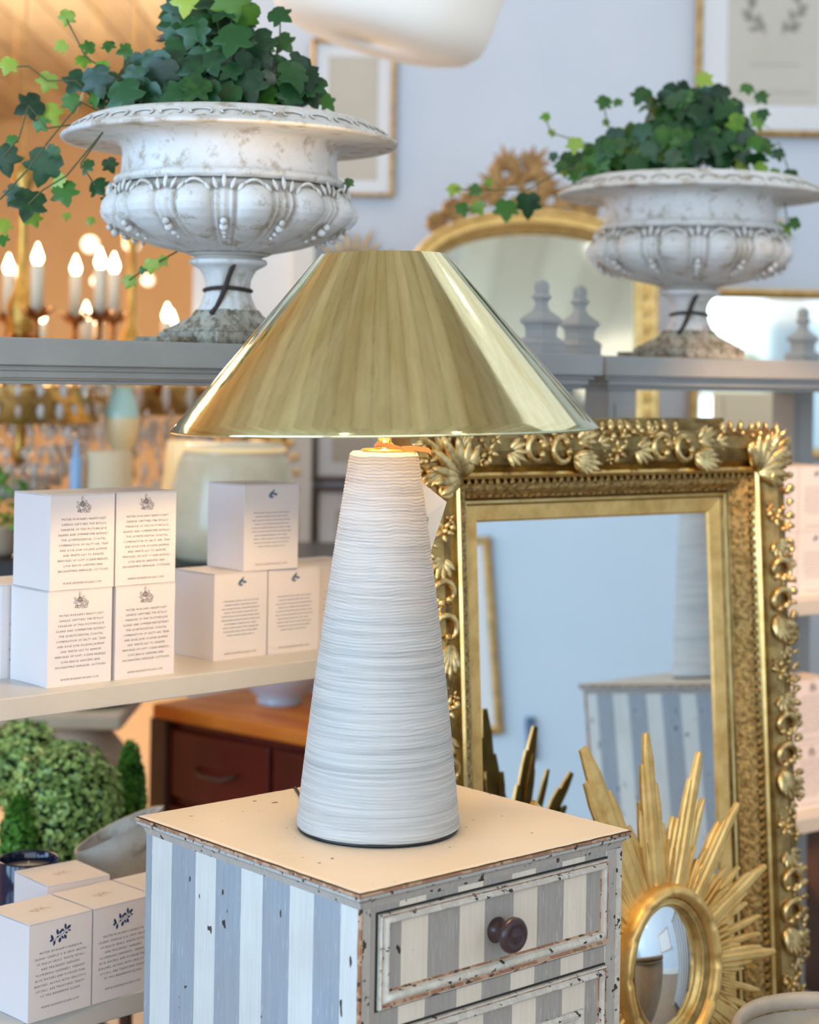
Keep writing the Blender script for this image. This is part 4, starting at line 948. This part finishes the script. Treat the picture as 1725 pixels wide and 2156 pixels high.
# ============================================================ ARCHED GILT MIRROR
AY = 4.5
def arch_pts(hw, spring, rise, n=28):
    # outline from lower right up over the arch to lower left (local x,z about the centre line)
    return [(hw, 0)]+[(hw*cos(pi*k/n), spring+rise*sin(pi*k/n)) for k in range(n+1)]+[(-hw, 0)]
AT = 4.74; ac = at(1120, 800, AT); kz = AT/FPX
hw = 258*kz; spring = at(1120, 560, AT).z; rise = at(1120, 432, AT).z-spring
AM = thing('arched_mirror', 'tall arched gilt mirror with carved crest, standing near the back wall', 'mirror', (ac.x, AY, 0))
def arch_sweep(bm, prof, mids):
    rows = []
    for (ins, h) in prof:
        pts = arch_pts(hw-ins, spring, rise-ins*1.0); pts[0] = (hw-ins, .02+ins*.0); pts[-1] = (-hw+ins, .02); rows.append([bm.verts.new((x, -h, z)) for x, z in pts])
    for j in range(len(rows)-1):
        for k in range(len(rows[0])-1): f = bm.faces.new((rows[j][k], rows[j][k+1], rows[j+1][k+1], rows[j+1][k])); f.material_index = mids[j]; f.smooth = True
bm = B(); arch_sweep(bm, [(0, 0), (0, .05), (.006, .058), (.014, .052), (.018, .045), (.030, .055), (.042, .050), (.046, .040), (.054, .042), (.060, .02), (.062, .005)], [0, 0, 0, 1, 0, 0, 1, 0, 0, 1]); box(bm, -hw, -.05, 0, hw, 0, .06)
obj('frame', bm, ['gold_soft', 'gold'], AM)
bm = B(); pts = arch_pts(hw-.058, spring, rise-.058); X = Matrix(((1, 0, 0, 0), (0, 0, -1, .0), (0, 1, 0, .02), (0, 0, 0, 1))); prism(bm, pts, .008, X); obj('mirror_glass', bm, 'mirror_old', AM)
bm = B()
for k in range(60):
    a = pi*(k+.5)/60; x, z = (hw-.036)*cos(a), spring+(rise-.036)*sin(a); ball(bm, (x, -.055, z), .010, sc=(1, .6, 1), seg=6)
for k in range(24):
    z = spring-.02-k*.045
    for s_ in (-1, 1): ball(bm, (s_*(hw-.036), -.055, z), .012, sc=(.9, .6, 1.3), seg=6)
obj('beading', bm, 'gold_soft', AM)
bm = B(); XA = frameX((0, -.03, 0), (1, 0, 0), (0, 0, 1))
def P2(px, py): p = at(px, py, AT-.03); return (p.x-ac.x, p.z, 0)
for (px, py, R, a0, a1, r) in ((1075, 352, .040, .2, 5.0, .013), (1125, 368, .042, 2.5, 7.8, .013), (1045, 392, .034, 0, 4.6, .010), (1160, 400, .034, 3, 7.6, .010), (1000, 415, .030, .5, 5, .009), (1200, 415, .030, 2, 6.5, .009), (960, 435, .030, 0, 4.5, .009), (925, 460, .026, .5, 5, .008), (1240, 425, .026, 2, 7, .008)):
    cscroll(bm, XA, P2(px, py), R, a0, a1, r)
for (px, py, an, L) in ((1075, 345, 1.9, .07), (1110, 345, .8, .08), (1060, 375, 2.8, .07), (1130, 380, .2, .07), (1090, 400, -1.5, .05), (1020, 410, 2.9, .07), (980, 430, 3.3, .07), (940, 452, 3.5, .06), (1170, 405, -.1, .07), (1220, 420, -.1, .06), (1050, 415, 2.4, .05), (1120, 415, .7, .06)):
    leafy(bm, XA, P2(px, py), an, L, 5, 1.8, .17)
obj('crest', bm, gold('crest_wood', (.50, .29, .10), (.30, .15, .05), .55, 30, .3, .002, .35), AM)
AM.rotation_euler = (-radians(8), 0, 0)
# ============================================================ PICTURES AND SMALL MIRRORS ON THE BACK WALL
WY = 5.2
def picture(name, label, x0, y0, x1, y1, bar, mats=('gold', 'mat_board', 'print_beige'), mount=.3, cat='picture', Y=WY, art=None, glass=None):
    a, b = at(x0, y1, Y-.02), at(x1, y0, Y-.02); Wd, Hd = b.x-a.x, b.z-a.z; c = (a+b)/2
    t = thing(name, label, cat, (c.x, Y, a.z)); X = Matrix(((1, 0, 0, 0), (0, 0, -1, -.004), (0, 1, 0, Hd/2), (0, 0, 0, 1))); bw = bar*Y/FPX
    bm = B(); sweep_rect(bm, Wd, Hd, [(0, 0), (0, .022), (bw*.3, .026), (bw*.8, .018), (bw, .008)], X); obj('frame', bm, mats[0], t)
    bm = B(); box(bm, -Wd/2+bw*.6, -Hd/2+bw*.6, 0, Wd/2-bw*.6, Hd/2-bw*.6, .008, 0, X)
    obj('mirror_glass' if glass else 'mount', bm, glass or mats[1], t)
    if mount:
        m_ = mount*Wd; bm = B(); box(bm, -Wd/2+m_, -Hd/2+m_, .008, Wd/2-m_, Hd/2-m_, .0095, 0, X); q = obj('print', bm, mats[2], t)
        if art: bm = B(); art(bm, X, Wd-2*m_, Hd-2*m_); obj('drawing', bm, 'pencil', q, recalc=False)
    return t
picture('framed_picture', 'gold framed picture with white mount on the wall behind the large urn', 652, 84, 834, 412, 9, mount=.20)
def wreath(bm, X, w_, h_):
    random.seed(4); Xz = X @ Matrix(((1, 0, 0, 0), (0, 0, 1, 0), (0, -1, 0, 0), (0, 0, 0, 1)))
    for side in (-1, 1):
        pts = []
        for k in range(30):
            u = k/29; a = -pi/2+side*(.25+u*1.9); pts.append((w_*.30*cos(a), h_*.12+h_*.27*sin(a)))
        Q = Matrix(((1, 0, 0, X[0][3]), (0, 1, 0, 0), (0, 0, 1, 0), (0, 0, 0, 1)))
        XX = X @ Matrix(((1, 0, 0, 0), (0, 0, 1, 0), (0, -1, 0, 0), (0, 0, 0, 1)))
        XX = X @ Matrix(((1, 0, 0, 0), (0, 0, 1, 0), (0, 1, 0, 0), (0, 0, 0, 1)))
        ribbon2d(bm, pts, .0025, .010, XX)
        for i in range(2, 29, 2):
            a = atan2(pts[i][1]-pts[i-1][1], pts[i][0]-pts[i-1][0]); leaf2d(bm, pts[i][0], pts[i][1], a+random.choice((-.8, .8)), .035, .008, .010, XX)
    XX = X @ Matrix(((1, 0, 0, 0), (0, 0, 1, 0), (0, 1, 0, 0), (0, 0, 0, 1)))
    for z, L in ((-.30, .5), (-.44, .8)):
        x = -w_*L/2
        while x < w_*L/2: ribbon2d(bm, [(x, h_*z), (x+.012, h_*z+.004)], .003, .010, XX); x += .018
picture('framed_picture', 'large gold framed wreath drawing at the upper right of the wall', 1463, -260, 1800, 285, 15, ('gold', 'mat_board', 'print_grey'), .205, art=wreath)
picture('framed_picture', 'framed picture below lamp shade height, its lower bar just above another frame', 658, 700, 860, 1012, 10, ('brown_post', 'mat_board', 'print_beige'), .2)
picture('framed_picture', 'framed picture directly under the picture behind the lamp neck', 656, 1028, 860, 1330, 11, ('brown_post', 'mat_board', 'print_beige'), .24)
picture('wall_mirror', 'wide gold framed wall mirror behind the foot of the farther urn', 1452, 612, 1790, 960, 20, ('gold_soft', 'mat_board', 'x'), 0, 'mirror', WY, None, 'mirror_old')
# oval gilt mirror partly hidden under the brass shade
o = at(528, 1000, 5.0); t = thing('oval_gilt_mirror', 'dark gilt oval mirror low on the back wall below the brass shade', 'mirror', (o.x, 5.17, o.z-.17))
bm = B(); X = Matrix.Translation((0, 0, .17)) @ Matrix.Rotation(pi/2, 4, 'X') @ Matrix.Diagonal((.62, 1, 1, 1))
lathe(bm, [(.095, .012), (.10, .03), (.12, .035), (.15, .03), (.17, .02), (.175, 0)], 48, X, cap=False)
for k in range(26): a = 2*pi*k/26; drop(bm, X @ Vector((.15*cos(a), .15*sin(a), .02)), Vector((cos(a)*.62, 0, sin(a))), (0, -1, 0), .05, .016, .012)
obj('frame', bm, 'gold', t); bm = B(); lathe(bm, [(.001, .012), (.098, .012)], 40, X, cap=False); obj('mirror_glass', bm, 'mirror_old', t)
# two small sunbursts on the wall
def mini_burst(label, px, py, R, m):
    c = at(px, py, WY-.03); t = thing('sunburst_ornament', label, 'wall ornament', (c.x, WY-.0, c.z-R*WY/FPX)); R = R*WY/FPX; bm = B()
    for k in range(18):
        a = 2*pi*k/18+.1; drop(bm, Vector((0, -.02, R))+Vector((cos(a), 0, sin(a)))*R*.28, (cos(a), 0, sin(a)), (0, -1, 0), R*(.72 if k % 2 else .55), R*.055, .008)
    obj('rays', bm, m, t); bm = B(); lathe(bm, [(R*.26, .0), (R*.30, .02), (R*.36, .02), (R*.38, .0)], 30, Matrix.Translation((0, 0, R)) @ Matrix.Rotation(pi/2, 4, 'X'), cap=False); obj('ring', bm, m, t)
    bm = B(); lathe(bm, [(.001, .012), (R*.3, .010)], 30, Matrix.Translation((0, 0, R)) @ Matrix.Rotation(pi/2, 4, 'X'), cap=False); obj('mirror_glass', bm, 'mirror_old', t)
mini_burst('dark gold sunburst ornament peeking above the top of the brass shade', 745, 565, 95, 'gold')
mini_burst('small gold sunburst ornament on the wall behind the farther urn', 1560, 470, 118, 'gold_soft')
# ============================================================ WHITE PENDANT SHADE
pc = at(840, -110, 3.6); t = thing('pendant_shade', 'large white fabric drum pendant shade cut off by the top edge', 'pendant lamp', (pc.x, pc.y, pc.z-.19))
bm = B(); X = Matrix.Translation((0, 0, .19)) @ Matrix.Rotation(radians(14), 4, 'Y')
pr = [(.001, -.197), (.10, -.197), (.165, -.195), (.195, -.185), (.215, -.165)]+[(.222+.012*sin(pi*u), -.14+.33*u) for u in [k/16 for k in range(17)]]
lathe(bm, pr, 90, X, rf=lambda r, z, a: r*(1+.004*sin(a*45)), cap=False); o = obj('shade', bm, 'shade_fabric', t); sd = o.modifiers.new('thick', 'SOLIDIFY'); sd.thickness = .002
bm = B(); tube(bm, [X @ Vector((0, 0, .12)), (.04, 0, .6), (.04, 0, 3.05-(pc.z-.19))], .006, 8); obj('cable', bm, 'strap', t)
# ============================================================ CHANDELIERS IN THE FAR ROOM
def chandelier(label, c, R, n, zc, zl, seed, leafm_='copper_leaf', zr=0):
    # c = centre at arm level (world); zc candle height; zl depth of the crystal skirt
    t = thing('chandelier', label, 'chandelier', c); random.seed(seed)
    bm = B(); lathe(bm, [(.004, -zl), (.02, -zl+.03), (.012, -zl+.06), (.03, -zl*.5), (.045, -zl*.4), (.018, -.03), (.03, 0), (.035, .05), (.012, .10), (.01, .3), (.028, .34), (.006, .38), (.0015, .42), (.0015, 3.05-c[2])], 20, cap=False); obj('stem', bm, 'chand_metal', t)
    bm = B(); lathe(bm, [(R*.78, zr-.115), (R*.86, zr-.11), (R*.74, zr-.04), (R*.78, zr-.03), (R*.70, zr-.035), (R*.76, zr-.11), (R*.78, zr-.115)], 40, cap=False); obj('ring_band', bm, 'gold', t)
    for k in range(n):
        a = 2*pi*k/n+seed; d = Vector((cos(a), sin(a), 0)); bm = B()
        pts = [Vector((0, 0, -.02))+d*.03, d*R*.4+Vector((0, 0, -.09)), d*R*.75+Vector((0, 0, -.09)), d*R+Vector((0, 0, -.02)), d*R+Vector((0, 0, .02))]
        tube(bm, pts, [.010, .008, .008, .007, .008], 8)
        for q in range(7): b = 2*pi*q/7; drop(bm, d*R+Vector((0, 0, .012)), Vector((cos(b), sin(b), .35)), (0, 0, 1), .05, .014, .004, .3)
        arm = obj('arm', bm, leafm_, t)
        bm = B(); lathe(bm, [(.0135, .02), (.0135, zc), (.012, zc+.003), (.004, zc+.004)], 14, Matrix.Translation(d*R)); obj('candle_sleeve', bm, 'white', arm)
        bm = B(); lathe(bm, [(.005, zc), (.012, zc+.012), (.0125, zc+.02), (.007, zc+.035), (.001, zc+.05)], 12, Matrix.Translation(d*R)); obj('candle_bulb', bm, 'bulb', arm)
    bm = B()
    for k in range(n*3):
        a = 2*pi*k/(n*3)+seed
        for q in range(9):
            u = q/8; r = R*(.98-.85*u**1.3)+.01*sin(q*3+k); z = -.10-zl*.85*sin(u*pi/2)**1.2
            ball(bm, (r*cos(a+.1*sin(q)), r*sin(a+.1*sin(q)), z), random.uniform(.008, .015), random.choice((0, 0, 0, 1)), (.8, .8, 1.5), seg=6)
        drop(bm, Vector((R*cos(a), R*sin(a), -.06)), (0, 0, -1), (cos(a), sin(a), 0), .075, .013, .009, 0, random.choice((0, 0, 1)), 6, 4)
        drop(bm, Vector((R*.6*cos(a), R*.6*sin(a), -.15)), (0, 0, -1), (cos(a), sin(a), 0), .085, .015, .010, 0, 0, 6, 4)
    o = obj('crystal_strands', bm, ['crystal', 'crystal_rose'], t); o['kind'] = 'stuff'
    return t
c1 = at(45, 690, 4.1); chandelier('nearer candle chandelier with copper leaves and crystals at the left photo edge', c1, .21, 8, .13, .32, 1.15, zr=-.10)
c2 = at(275, 760, 4.9); chandelier('farther candle chandelier with crystal strands seen left of the urn foot', c2, .27, 8, .10, .34, .5, zr=-.03)
d = bpy.data.lights.new('far_room_fill', 'POINT'); d.energy = 14; d.color = (1, .72, .42); d.shadow_soft_size = .15; o = bpy.data.objects.new('far_room_fill', d); COL.objects.link(o); o.location = c1+Vector((-.3, 1.2, .35))  # added fill lamp, set behind the nearer chandelier
d = bpy.data.lights.new('far_room_fill', 'POINT'); d.energy = 90; d.color = (1, .82, .60); d.shadow_soft_size = .15; o = bpy.data.objects.new('far_room_fill', d); COL.objects.link(o); o.location = c2+Vector((-.7, 2.6, .3))  # stronger added fill far behind the chandelier, brightening ceiling and tan wall
for (px, py, Y, l) in ((190, 515, 6.5, 'left of two'), (278, 512, 6.5, 'nearest the urn bowl'), (205, 592, 7, 'lowest, above the candles'), (312, 590, 7, 'beside the trailing ivy tip'), (26, 572, 6.5, 'near the left photo edge')):
    p = at(px, py, Y); t = thing('glass_globe', 'small glowing glass globe hanging in the far room, '+l, 'pendant lamp', p)
    bm = B(); ball(bm, (0, 0, 0), .030 if py < 520 else .022, seg=14); obj('globe', bm, emis('lit_globe', (1, .86, .66), 1.6), t)
    bm = B(); tube(bm, [(0, 0, .02), (0, 0, 3.05-p.z)], .0006, 4); obj('wire', bm, 'chand_metal', t)
# ============================================================ BLACK TABLE WITH GLASS AND SHADES
tz = at(390, 1188, 3.75).z
t = thing('console_table', 'long black table behind the shelf unit carrying glass and lampshades', 'table', (-.55, 4.0, 0))
bm = B(); box(bm, -.75, -.25, tz-.04, .62, .30, tz); obj('table_top', bm, 'table_black', t, .004)
for (x, y) in ((-.71, .02), (.58, .02), (-.71, .26), (.58, .26)): bm = B(); box(bm, x-.025, y-.025, 0, x+.025, y+.025, tz-.04); obj('leg', bm, 'table_black', t)
def onT(px, Y): p = at(px, 1000, Y); return Vector((p.x, Y, tz+.0005))
p = onT(492, 3.9); t = thing('glass_cloche', 'large rounded cream glass jar standing on the black table', 'jar', p); k = 3.9/FPX
bm = B(); lathe(bm, [(122*k, 0), (134*k, 8*k), (140*k, 60*k), (134*k, 130*k), (122*k, 185*k), (112*k, 212*k), (104*k, 222*k), (108*k, 232*k), (104*k, 240*k), (60*k, 243*k), (.001, 244*k)], 56, cap=False); lathe(bm, [(.001, .001), (122*k, 0)], 56, cap=False); obj('glass', bm, 'jar_glass', t)
bm = B(); tube(bm, [(106*k*cos(a*pi/20), 106*k*sin(a*pi/20), 229*k) for a in range(40)], 5*k, 8, closed=True); obj('neck_ring', bm, 'glow_shade', t)  # ring glows with the shade's emission although the jar holds no lamp
p = onT(392, 4.1); t = thing('table_lamp', 'warm glowing cream lampshade on black table, left of the large jar', 'lamp', p); k = 4.1/FPX
bm = B(); lathe(bm, [(58*k, 40*k), (40*k, 225*k)], 40, cap=False); obj('lamp_shade', bm, 'glow_shade', t); bm = B(); lathe(bm, [(30*k, 0), (30*k, 4*k), (10*k, 8*k), (10*k, 150*k)], 20); obj('base', bm, 'gold', t)
p = onT(228, 3.95); t = thing('table_lamp', 'pale cylindrical drum lampshade above the top left candle boxes', 'lamp', p); k = 3.95/FPX
bm = B(); lathe(bm, [(52*k, 110*k), (50*k, 215*k)], 40, cap=False); obj('lamp_shade', bm, 'cream_shade', t); bm = B(); lathe(bm, [(30*k, 0), (32*k, 8*k), (14*k, 30*k), (22*k, 70*k), (8*k, 110*k), (4*k, 160*k)], 24); obj('base', bm, 'crystal', t)
p = onT(255, 4.12); t = thing('glass_vase', 'round pale yellow and aqua glass vase rising behind the drum shade', 'vase', p); k = 4.12/FPX
bm = B(); lathe(bm, [(26*k, 0), (30*k, 5*k), (14*k, 40*k), (12*k, 190*k), (30*k, 215*k), (36*k, 240*k), (38*k, 270*k), (30*k, 305*k), (22*k, 325*k), (24*k, 335*k)], 40, cap=False)
for f in bm.faces: f.material_index = 1 if f.calc_center_median().z > 278*k else 0
obj('body', bm, ['yellow_glass', 'aqua_glass'], t)
p = onT(160, 3.9); t = thing('glass_bottle', 'slim pale blue glass bottle on the black table behind the box stack', 'bottle', p); k = 3.9/FPX
bm = B(); lathe(bm, [(12*k, 0), (14*k, 6*k), (13*k, 200*k), (6*k, 215*k), (5*k, 240*k), (7*k, 244*k)], 24); obj('body', bm, 'blue_glass', t)
p = onT(-2, 3.85); t = thing('potted_plant', 'dark green plant on the black table at the left photo edge', 'plant', p); k = 3.85/FPX
bm = B(); lathe(bm, [(30*k, 0), (38*k, 5*k), (44*k, 60*k), (46*k, 62*k)], 24); obj('pot', bm, 'stone_tan', t)
def leafball(bm, c, R, n, s_, sq=(1, 1, 1), taper=0, upb=.2):
    for _ in range(n):
        a = random.uniform(0, 2*pi); z = random.uniform(-1, 1); q = sqrt(1-z*z); rr = R*random.uniform(.86, 1.04)*(1+.10*noise.noise(Vector((a*2, z*3, R))))
        tp = 1-taper*(z*.5+.5); d = Vector((q*cos(a)*sq[0]*tp, q*sin(a)*sq[1]*tp, z*sq[2])); p = Vector(c)+d*rr
        n_ = (d.normalized()+Vector((random.gauss(0, .5), random.gauss(0, .5), random.gauss(0, .5)+upb))).normalized(); u = n_.orthogonal().normalized(); u.rotate(Matrix.Rotation(random.uniform(0, 6.28), 3, n_)); v = n_.cross(u); l = s_*random.uniform(.7, 1.3)
        vs = [bm.verts.new(p+x) for x in (-u*l*.5, v*l*.33-u*.05*l+n_*l*.08, u*l*.5, -v*l*.33-u*.05*l+n_*l*.08)]
        bm.faces.new(vs)
def topiary(label, name, c, R, n, s_, m, core, sq=(1, 1, 1), taper=0, pot=None):
    t = thing(name, label, 'topiary', (c[0], c[1], 0)); bm = B(); leafball(bm, (0, 0, c[2]), R, n, s_, sq, taper); obj('foliage', bm, m, t, recalc=False)
    bm = B(); g = 16
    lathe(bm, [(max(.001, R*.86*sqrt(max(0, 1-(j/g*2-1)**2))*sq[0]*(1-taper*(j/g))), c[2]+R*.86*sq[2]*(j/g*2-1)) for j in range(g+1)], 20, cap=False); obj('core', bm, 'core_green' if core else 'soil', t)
    zb = c[2]-R*sq[2]*.9; bm = B(); tube(bm, [(0, 0, zb+.03), (0, 0, .2)], .012, 8); obj('trunk', bm, 'brown_post', t)
    bm = B(); lathe(bm, [(.07, 0), (.08, .01), (.10, .18), (.11, .2), (.10, .2), (.09, .17), (.001, .17)], 28, cap=False); obj('pot', bm, 'stone_tan', t); return t
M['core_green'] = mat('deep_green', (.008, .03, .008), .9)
random.seed(9)
bm = B(); leafball(bm, (0, 0, 110*3.85/FPX), .07, 260, .02); obj('foliage', bm, 'cone_leaf', t, recalc=False)
bc = at(132, 1700, 2.95); topiary('large clipped boxwood ball behind the jar candle', 'boxwood_topiary', bc, 120*2.95/FPX, 3400, .0135, 'box_leaf', 1, (1, 1, 1.12))
bc = at(45, 1610, 3.25); topiary('smaller boxwood ball behind the large one, under the shelf edge', 'boxwood_topiary', bc, 92*3.25/FPX, 1800, .0135, 'box_leaf', 1)
bc = at(272, 1690, 3.12); topiary('slim green conifer cone between boxwood ball and red dresser', 'cone_topiary', bc, 128*3.12/FPX, 2600, .010, 'cone_leaf', 1, (.34, .34, 1), .35)
bc = at(38, 1760, 2.86); topiary('short dark green conifer just behind the dark jar candle', 'cone_topiary', bc, 88*2.8/FPX, 1800, .010, 'cone_leaf', 1, (.5, .5, 1), .3)
# grey stone planter with a leaf shaped lip
p = hz(245, 1930, S2); t = thing('stone_planter', 'grey stone planter with flaring leaf lip beside the striped chest', 'planter', (p.x, p.y, S2+.0005))
bm = B(); lathe(bm, [(.02, .002), (.03, 0), (.034, .012), (.030, .02), (.040, .045), (.052, .085), (.060, .115), (.055, .114), (.045, .08), (.03, .04), (.001, .03)], 48, rf=lambda r, z, a: r*(1+(.12*max(0, cos(a*3+.6)) if z > .05 else 0)), cap=False)
for v in bm.verts:
    if v.co.z > .05: v.co.z += (v.co.x*.5+.01)*(v.co.z-.05)/.065
obj('vessel', bm, 'stone_grey', t)
# pale stone table on pedestal with a green plant leaf
sz = at(200, 1500, 3.5).z; p = at(165, 1500, 3.6); t = thing('stone_table', 'pale tan stone pedestal table behind the boxwood', 'table', (p.x, p.y, 0))
bm = B(); box(bm, -.14, -.12, sz-.032, .105, .16, sz); obj('table_top', bm, 'stone_tan', t, .008)
bm = B(); lathe(bm, [(.10, 0), (.10, .05), (.06, .1), (.05, .3), (.085, sz-.16), (.095, sz-.09), (.06, sz-.045), (.06, sz-.032)], 32); obj('pedestal', bm, 'stone_tan', t)
t = thing('green_bowl', 'shallow green dish on the stone table just under the shelf edge', 'bowl', (p.x+.03, p.y, sz+.0005)); bm = B(); lathe(bm, [(.03, 0), (.06, .006), (.09, .022), (.086, .022), (.055, .009), (.001, .006)], 36, cap=False); obj('dish', bm, 'cone_leaf', t)
# red-brown dresser
za = .70; A = hz(345, 1482, za); Bq = hz(705, 1548, za); dv = (Bq-A).normalized(); dz = Vector((-dv.y, dv.x, 0)); Ld = .62
t = thing('dresser', 'dark red wooden dresser with orange top behind the lamp', 'dresser', (A.x, A.y, 0), atan2(dv.y, dv.x))
bm = B(); box(bm, -.02, -.015, za-.03, Ld+.02, .33, za); obj('top', bm, 'red_top', t, .006)
bm = B(); box(bm, 0, .012, .05, Ld, .32, za-.03); obj('body', bm, 'red_wood', t)
for k in range(2):
    x0 = .02+k*.295; bm = B(); box(bm, x0, 0, za-.19, x0+.285, .012, za-.05); o = obj('drawer', bm, 'red_wood', t, .004)
    bm = B(); tube(bm, [(x0+.08, -.004, za-.12), (x0+.11, -.02, za-.13), (x0+.17, -.02, za-.13), (x0+.20, -.004, za-.12)], .004, 6); obj('handle', bm, 'brown_post', o)
    bm = B(); X = Matrix(((1, 0, 0, x0+.1425), (0, 0, -1, .012), (0, 1, 0, .28), (0, 0, 0, 1))); sweep_rect(bm, .285, .42, [(0, 0), (0, .014), (.05, .014), (.058, .006), (.09, .010)], X); box(bm, -.06, -.125, 0, .06, .125, .010, 0, X); obj('door', bm, 'red_wood', t)
for (x, y) in ((.0, .015), (Ld-.05, .015), (0, .265), (Ld-.05, .265)): bm = B(); box(bm, x, y, 0, x+.05, y+.05, .05); obj('foot', bm, 'red_wood', t)
bm = B(); box(bm, -.03, -.012, .05, .02, .03, za-.03); obj('corner_post', bm, 'brown_post', t, .004)
bq = hz(585, 1486, za); t = thing('glazed_bowl', 'blue white glazed bowl on the orange dresser top, just under the shelf', 'bowl', (bq.x, bq.y+.03, za+.0005))
bm = B(); lathe(bm, [(.045, 0), (.048, .008), (.042, .012), (.07, .035), (.085, .065), (.088, .09), (.084, .09), (.078, .06), (.001, .02)], 44, cap=False); obj('bowl', bm, 'bowl', t)
# things in the right background
p = at(1583, 828, 4.48); t = thing('cream_screen', 'cream painted panel standing behind the second shelf unit', 'panel', (p.x, 4.48, 0))
bm = B(); wq = 78*4.48/FPX; box(bm, -wq, 0, 0, wq, .03, p.z+.0); 
for s_ in (-1, 1): box(bm, s_*wq-.02 if s_ > 0 else -wq, -.008, 0, wq if s_ > 0 else -wq+.02, 0, p.z)
obj('board', bm, 'cream_shade', t, .003)
p = at(1712, 1720, 4.0); t = thing('brown_cupboard', 'dark brown cupboard low behind the second shelf unit at the right photo edge', 'cupboard', (p.x+.1, 4.0, 0)); bm = B(); box(bm, -.25, 0, 0, .45, .4, p.z); obj('body', bm, 'brown_post', t, .004); bm = B(); box(bm, -.27, -.02, p.z, .47, .42, p.z+.03); obj('top', bm, 'brown_post', t, .004)
# picture and handle on the right wall, seen only in the large mirror
t = thing('framed_picture', 'white picture in a narrow frame reflected in the large gilt mirror', 'picture', (2.8, 1.18, EYE-.72))
X = Matrix(((0, 0, -1, 0), (-1, 0, 0, 0), (0, 1, 0, .28), (0, 0, 0, 1))); bm = B(); sweep_rect(bm, .92, .57, [(0, 0), (0, .02), (.01, .024), (.022, .012)], X); obj('frame', bm, 'gold', t)
bm = B(); box(bm, -.44, -.265, 0, .44, .265, .010, 0, X); obj('mount', bm, 'mat_board', t)
t = thing('door_handle_plate', 'dark vertical pull handle on the pale wall, reflected in the gilt mirror', 'handle', (2.8, 1.725, EYE-.80)); bm = B(); box(bm, -.02, -.012, 0, 0, .012, .12); obj('plate', bm, 'slate', t, .003)

# things of one kind share a group
GR = {'garden_urn': 'white lobed urns on top of the shelf units', 'chest_of_drawers': 'striped painted chests', 'glass_globe': 'glowing glass globes in the far room', 'chandelier': 'chandeliers in the far room', 'boxwood_topiary': 'clipped boxwood balls behind the shelf unit', 'cone_topiary': 'small conifer cones behind the shelf unit', 'framed_picture': 'framed pictures on the walls', 'sunburst_ornament': 'small sunbursts on the back wall', 'display_shelf_unit': 'grey painted shelf units', 'ivy_plant': 'ivy plants in the urns'}
for o in list(bpy.data.objects):
    b = o.name.split('.')[0]
    if o.parent is None and b in GR and 'category' in o and 'group' not in o: o['group'] = GR[b]
